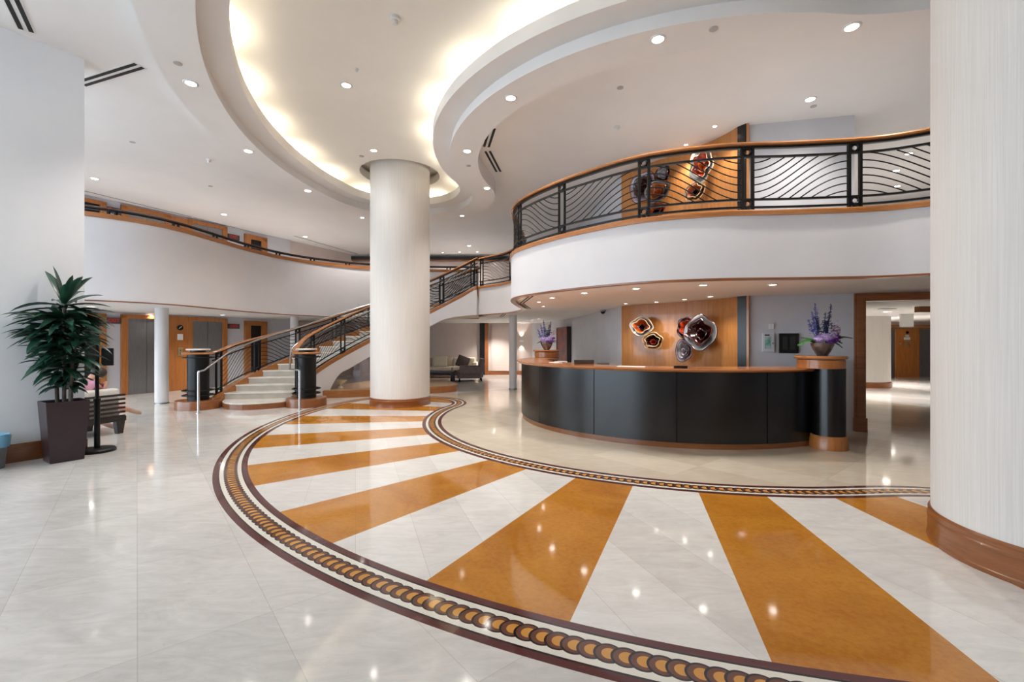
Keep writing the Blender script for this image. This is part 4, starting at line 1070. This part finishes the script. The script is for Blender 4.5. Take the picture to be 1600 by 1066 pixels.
bm = nb(); cushion(bm, .36,.10,.30, Matrix.Translation((sx-.02,12.55,.44)) @ Matrix.Rotation(-.3,4,'X')); tag(mesh('throw_pillow', bm, mottled('pillow_cream', (214,206,184), (200,190,166), 20, .9), None, 60), 'cream throw pillow on the sofa under the stairs', 'pillow')
bm = nb(); cushion(bm, .34,.12,.30, Matrix.Translation((sx+.60,12.52,.43)) @ Matrix.Rotation(.35,4,'Y') @ Matrix.Rotation(-.3,4,'X')); tag(mesh('throw_pillow', bm, PIL, None, 60), 'dark brown throw pillow leaning at the right end of the sofa', 'pillow')
t = thing('armchair', 'taupe upholstered armchair facing the sofa table, back to the passage', 'armchair', (-1.02,11.45,0), .12)
bm = nb(); box(bm, -.36,.22,-.3,.3,.08,.27,None,.03); mesh('seat', bm, ARMC, t, 60)
bm = nb(); M = Matrix.Translation((.24,0,.30)) @ Matrix.Rotation(.12,4,'Y'); box(bm, -.05,.06,-.32,.32,-.2,.26,M,.03); mesh('backrest', bm, ARMC, t, 60)
for s in (-.29,.29): bm = nb(); box(bm, -.3,.22,s-.045,s+.045,.2,.37,None,.02); mesh('armrest', bm, ARMC, t, 60)
for x in (-.3,.24):
    for y in (-.24,.24): bm = nb(); cyl(bm, (x,y), .017, 0, .09, 10); mesh('leg', bm, BLACKM, t)
t = thing('coffee_table', 'dark low coffee table between the platform and the sofa', 'table', (-1.82,11.2,0))
bm = nb(); box(bm, -.45,.42,-.22,.22,.23,.27,None,.008); mesh('tabletop', bm, BLACKL, t)
for x in (-.4,.36):
    for y in (-.17,.17): bm = nb(); box(bm, x-.03,x+.03,y-.03,y+.03,0,.23); mesh('leg', bm, BLACKL, t)

# ================================================================ left foreground: planter, bin, sign stand, bench, person
dw = Vector((.55,.835,0)).normalized(); cpos = Vector((-3.745,3.70,0)) + dw*.095 + Vector((-dw.y, dw.x, 0))*.095
rz = atan2(dw.y, dw.x)
t = thing('potted_plant', 'tall leafy potted dracaena in a dark tapered square planter beside the white pier', 'plant', tuple(cpos), rz)
bm = nb(); b, T_ = .105, .135; H_ = .50
ring = [(-1,-1),(1,-1),(1,1),(-1,1)]
lv = [[bm.verts.new((x*r, y*r, z)) for x, y in ring] for r, z in ((b,0),(T_,H_),(T_-.012,H_),(T_-.014,H_-.05))]
for A, B in zip(lv, lv[1:]):
    for j in range(4): bm.faces.new((A[j], A[(j+1)%4], B[(j+1)%4], B[j]))
bm.faces.new(lv[0][::-1]); bmesh.ops.bevel(bm, geom=[e for e in bm.edges], offset=.003, segments=2, affect='EDGES')
mesh('planter', bm, mottled('planter_lacquer', (52,34,40), (46,30,36), 5, .3), t, 30)
bm = nb(); box(bm, -T_+.016, T_-.016, -T_+.016, T_-.016, H_-.06, H_-.035); mesh('soil', bm, mottled('soil', (50,38,30), (30,22,18), 40, .95), t)
random.seed(11)
stems = [(-.03,.045,1.18),(.0,-.005,1.28),(.03,-.05,1.06),(.045,.03,.86)]
BARK = mottled('bark', (96,84,72), (66,58,50), 20, .8); DRAC = mottled('dracaena_leaf', (46,90,70), (26,60,50), 6, .28)
def leafy(bm, base, a, el, L, W):
    d = Vector((cos(a)*cos(el), sin(a)*cos(el), sin(el))); s = Vector((-sin(a), cos(a), 0)); N = 7; rows = []; p = Vector(base); g_ = random.uniform(.5, 1.1)
    for i in range(N+1):
        u = i/N; w = W*(sin(pi*min(1,.12+u*.88))**.75)*(1 if u < .99 else .1); roll = random.uniform(-.2,.2)
        rows.append((bm.verts.new(p - s*w + Vector((0,0,w*.5))), bm.verts.new(p), bm.verts.new(p + s*w + Vector((0,0,w*.5)))))
        d = (d + Vector((0,0,-g_/N))).normalized(); p = p + d*L/N
    for A, B in zip(rows, rows[1:]):
        bm.faces.new((A[0],A[1],B[1],B[0])); bm.faces.new((A[1],A[2],B[2],B[1]))
for (x, y, h) in stems:
    bm = nb(); lean = Vector((x*.8, y*.8, 0)); tube(bm, [Vector((x,y,H_-.05)), Vector((x,y,.8))+lean*.3, Vector((x,y,h))+lean], .014, 8); mesh('stem', bm, BARK, t, 60)
crowns = [(-.03,.045,1.18,.38,44),(.0,-.005,1.31,.42,36),(.03,-.05,1.04,.38,40),(.045,.03,.84,.28,30),(0,.0,1.28,.40,36),(.0,.02,.82,.26,26),(-.02,-.03,.98,.34,34)]
for (x, y, h, L, n) in crowns:
    bm = nb()
    for i in range(n):
        zz = h - .22*random.random(); a = random.uniform(0, 2*pi); el = random.uniform(-.15,1.0)*(.35+.65*(zz-h+.22)/.22)
        if h > 1.3 and i < 8 and L > .41: zz = h; el = random.uniform(.9, 1.45)
        leafy(bm, (x*1.6, y*1.6, zz), a, el, L*random.uniform(.55,.9), random.uniform(.022,.038))
    mesh('foliage', bm, DRAC, t, 60)
# bin
t = thing('waste_bin', 'small grey waste bin with blue liner at the left edge by the pier', 'trash can', (-4.075,3.55,0))
bm = nb(); lathe(bm, [(0,0),(.08,0),(.10,.23),(.105,.235),(.098,.235),(.078,.01),(0,.01)], n=32); mesh('bucket', bm, mat('bin_grey', (110,112,116), .5), t, 60)
bm = nb(); R = []
for k, (r, z) in enumerate(((.092,.24),(.108,.262),(.116,.245),(.108,.19),(.104,.165))):
    R.append([bm.verts.new(((r+random.uniform(-.004,.004))*cos(2*pi*i/28), (r+random.uniform(-.004,.004))*sin(2*pi*i/28), z+random.uniform(-.005,.005))) for i in range(28)])
for A, B in zip(R, R[1:]):
    for i in range(28): bm.faces.new((A[i], A[(i+1)%28], B[(i+1)%28], B[i]))
mesh('liner', bm, mat('blue_liner', (120,180,214), .35), t, 60)
# sign stand
t = thing('sign_stand', 'black pole stand with small black screen beside the planter', 'stand', (-3.756,4.12,0))
bm = nb(); lathe(bm, [(0,0),(.135,0),(.135,.02),(.125,.03),(.03,.035),(0,.035)], n=36); mesh('base', bm, BLACKM, t, 40)
bm = nb(); cyl(bm, (0,0), .022, .03, .47, 16); cyl(bm, (0,0), .015, .47, .83, 16); cyl(bm, (0,0), .026, .455, .48, 16); mesh('pole', bm, BLACKM, t, 40)
bm = nb(); box(bm, -.004,.012,-.004,.004,.80,.97); mesh('bracket', bm, BLACKM, t)
bm = nb(); M = Matrix.Translation((.06,.04,.855)) @ Matrix.Rotation(.5,4,'Z'); box(bm, -.043,.043,-.012,.012,-.08,.08,M,.006); mesh('screen', bm, mat('screen_black', (26,28,32), .35), t)
# bench
BE = Vector((-4.235,4.98,0)); bd = Vector((-.26,-.966,0)).normalized()     # from the far end towards the camera
L_ = 1.15; BM = frame_M(BE, bd); DKW = wood('dark_bench_wood', (26,17,14), (40,27,21), 'h', .4)
bench = thing('slatted_bench', 'dark slatted wooden bench seen from behind with white cushions, left of the pier corner', 'bench')
bench.matrix_world = Matrix.Translation(BE*S) @ BM.to_3x3().to_4x4()
# local: x along bench, y to its left; seat side = -y or +y chosen away from camera
sd = -1 if (BM.to_3x3() @ Vector((0,1,0))).x > 0 else 1
for k in range(6):
    bm = nb(); z = .415-.046*k; box(bm, -.0, L_, sd*.0-.008, sd*.0+.008, z-.011, z+.011); mesh('back_slat', bm, DKW, bench)
for x in (.36,.78):
    bm = nb(); box(bm, x-.03, x+.03, sd*.012, sd*.03, .14, .42) if sd > 0 else box(bm, x-.03, x+.03, -.03, -.012, .14, .42); mesh('back_brace', bm, DKW, bench)
bm = nb(); box(bm, 0, L_, -.02 if sd > 0 else -.5, .5 if sd > 0 else .02, .135, .185); mesh('seat_frame', bm, DKW, bench)
for x in (.06, L_-.06):
    for y in (.0, .46*sd):
        bm = nb(); w = .045
        vs = []
        lo_ = [bm.verts.new((x+a*w*.6, y+b_*w*.5, 0)) for a, b_ in ring]; hi_ = [bm.verts.new((x+a*w, y+b_*w*.6, .14)) for a, b_ in ring]
        for j in range(4): bm.faces.new((lo_[j], lo_[(j+1)%4], hi_[(j+1)%4], hi_[j]))
        bm.faces.new(lo_[::-1]); bm.faces.new(hi_); mesh('leg', bm, DKW, bench)
CUSH = mottled('white_cushion', (226,222,214), (216,212,204), 6, .9)
bm = nb(); y0, y1 = sorted((sd*.03, sd*.14)); box(bm, .03, L_-.05, y0, y1, .26, .485, None, .025); mesh('back_cushion', bm, CUSH, bench, 60)
bm = nb(); y0, y1 = sorted((sd*.04, sd*.5)); box(bm, .02, L_-.05, y0, y1, .185, .26, None, .02); mesh('seat_cushion', bm, CUSH, bench, 60)
# person
sd_w = (BM.to_3x3() @ Vector((0, sd, 0)))
def bp_(x, y, z): v = BE + bd*x + sd_w*y; return Vector((v.x, v.y, z))
SKIN = mat('skin', (196,146,122), .5); PINK = mottled('pink_cloth', (208,150,164), (190,130,146), 12, .8); HAIR = mat('dark_hair', (44,32,28), .6); WHITEC = mottled('white_cloth', (226,220,220), (210,204,206), 10, .8)
def skinned(name, verts, edges, radii, m, parent, root=0, sub=2):
    me = bpy.data.meshes.new(name); me.from_pydata([tuple(Vector(v)*S) for v in verts], edges, []); me.materials.append(m)
    o = bpy.data.objects.new(name, me); col.objects.link(o); o.parent = parent
    md = o.modifiers.new('skin', 'SKIN'); md.use_smooth_shade = True
    for i, r in enumerate(radii): me.skin_vertices[0].data[i].radius = (r*S, r*S)
    me.skin_vertices[0].data[root].use_root = True
    s_ = o.modifiers.new('sub', 'SUBSURF'); s_.levels = s_.render_levels = sub; return o
per = thing('person', 'person in pink with dark hair slumped on the slatted bench, one leg stretched out', 'person')
pel = bp_(.30,.28,.34); che = bp_(.26,.24,.49); nek = bp_(.20,.22,.585); hed = bp_(.13,.22,.635); cr = bp_(.06,.22,.665)
shL = bp_(.27,.34,.545); shR = bp_(.21,.14,.545); elL = bp_(.16,.42,.44); haL = bp_(.03,.34,.42); elR = bp_(.10,.20,.47); haR = bp_(.02,.24,.55)
hL = bp_(.22,.34,.32); kL = bp_(-.05,.50,.33); aL = bp_(-.10,.46,.06); fL = bp_(-.13,.40,.03)
hR = bp_(.22,.24,.31); kR = bp_(.0,.24,.28); aR = bp_(-.22,.23,.20); fR = bp_(-.285,.23,.17)
body = skinned('body', [pel, che, nek, hed, cr, shL, elL, haL, shR, elR, haR, hL, kL, aL, fL, hR, kR, aR, fR],
   [(0,1),(1,2),(2,3),(3,4),(1,5),(5,6),(6,7),(1,8),(8,9),(9,10),(0,11),(11,12),(12,13),(13,14),(0,15),(15,16),(16,17),(17,18)],
   [.085,.09,.035,.058,.045,.045,.03,.022,.045,.03,.022,.06,.042,.025,.022,.06,.042,.025,.02], SKIN, per)
skinned('blouse', [pel, che, bp_(.215,.225,.56), shL, elL, shR, elR], [(0,1),(1,2),(1,3),(3,4),(1,5),(5,6)], [.098,.102,.05,.055,.04,.055,.04], PINK, per)
skinned('trousers', [pel, hL, kL, bp_(-.085,.47,.14), hR, kR, bp_(-.14,.235,.225)], [(0,1),(1,2),(2,3),(0,4),(4,5),(5,6)], [.095,.07,.052,.036,.07,.052,.036], PINK, per)
bm = nb(); g_ = bmesh.ops.create_uvsphere(bm, u_segments=20, v_segments=12, radius=.067, matrix=Matrix.Translation(bp_(.115,.215,.66)) @ Matrix.Diagonal((1,1.1,.9,1)))
mesh('hair', bm, HAIR, per, 60)
bm = nb(); 
for (a_, z_) in (((.095,.275),.64),((.06,.26),.655)): pass
for k in range(5):
    o0 = haL; d0 = (bd*-.6 + sd_w*-.2 + Vector((0,0,-.25))).normalized(); o1 = o0 + sd_w*(.008*(k-2)); tube(bm, [o1, o1+d0*.03, o1+d0*(.05+.004*(2-abs(k-2)))+Vector((0,0,-.01))], [.006,.0055,.004], 6)
mesh('fingers', bm, SKIN, per, 60)
for f, a_, nm in ((fR, aR, 'shoe'), (fL, aL, 'shoe')):
    bm = nb(); dv = (f-a_).normalized(); tube(bm, [a_-dv*.02, a_+dv*.03, f+dv*.01, f+dv*.05], [.026,.028,.026,.014], 10); mesh('shoe', bm, mottled('tan_shoe', (196,164,146), (176,144,126), 12, .6), per, 60)
# white tote bag on the bench
q = bp_(.40,.2,.26); t = thing('tote_bag', 'white tote bag with handles standing on the bench beside the person', 'bag', tuple(q))
bm = nb(); box(bm, -.07,.07,-.06,.06,0,.30,None,.02); mesh('bag_body', bm, WHITEC, t, 60)
for dx in (-.03,.03): bm = nb(); tube(bm, [(dx,-.05,.28),(dx,-.045,.35),(dx,0,.375),(dx,.045,.35),(dx,.05,.28)], .007, 6); mesh('handle', bm, WHITEC, t, 60)
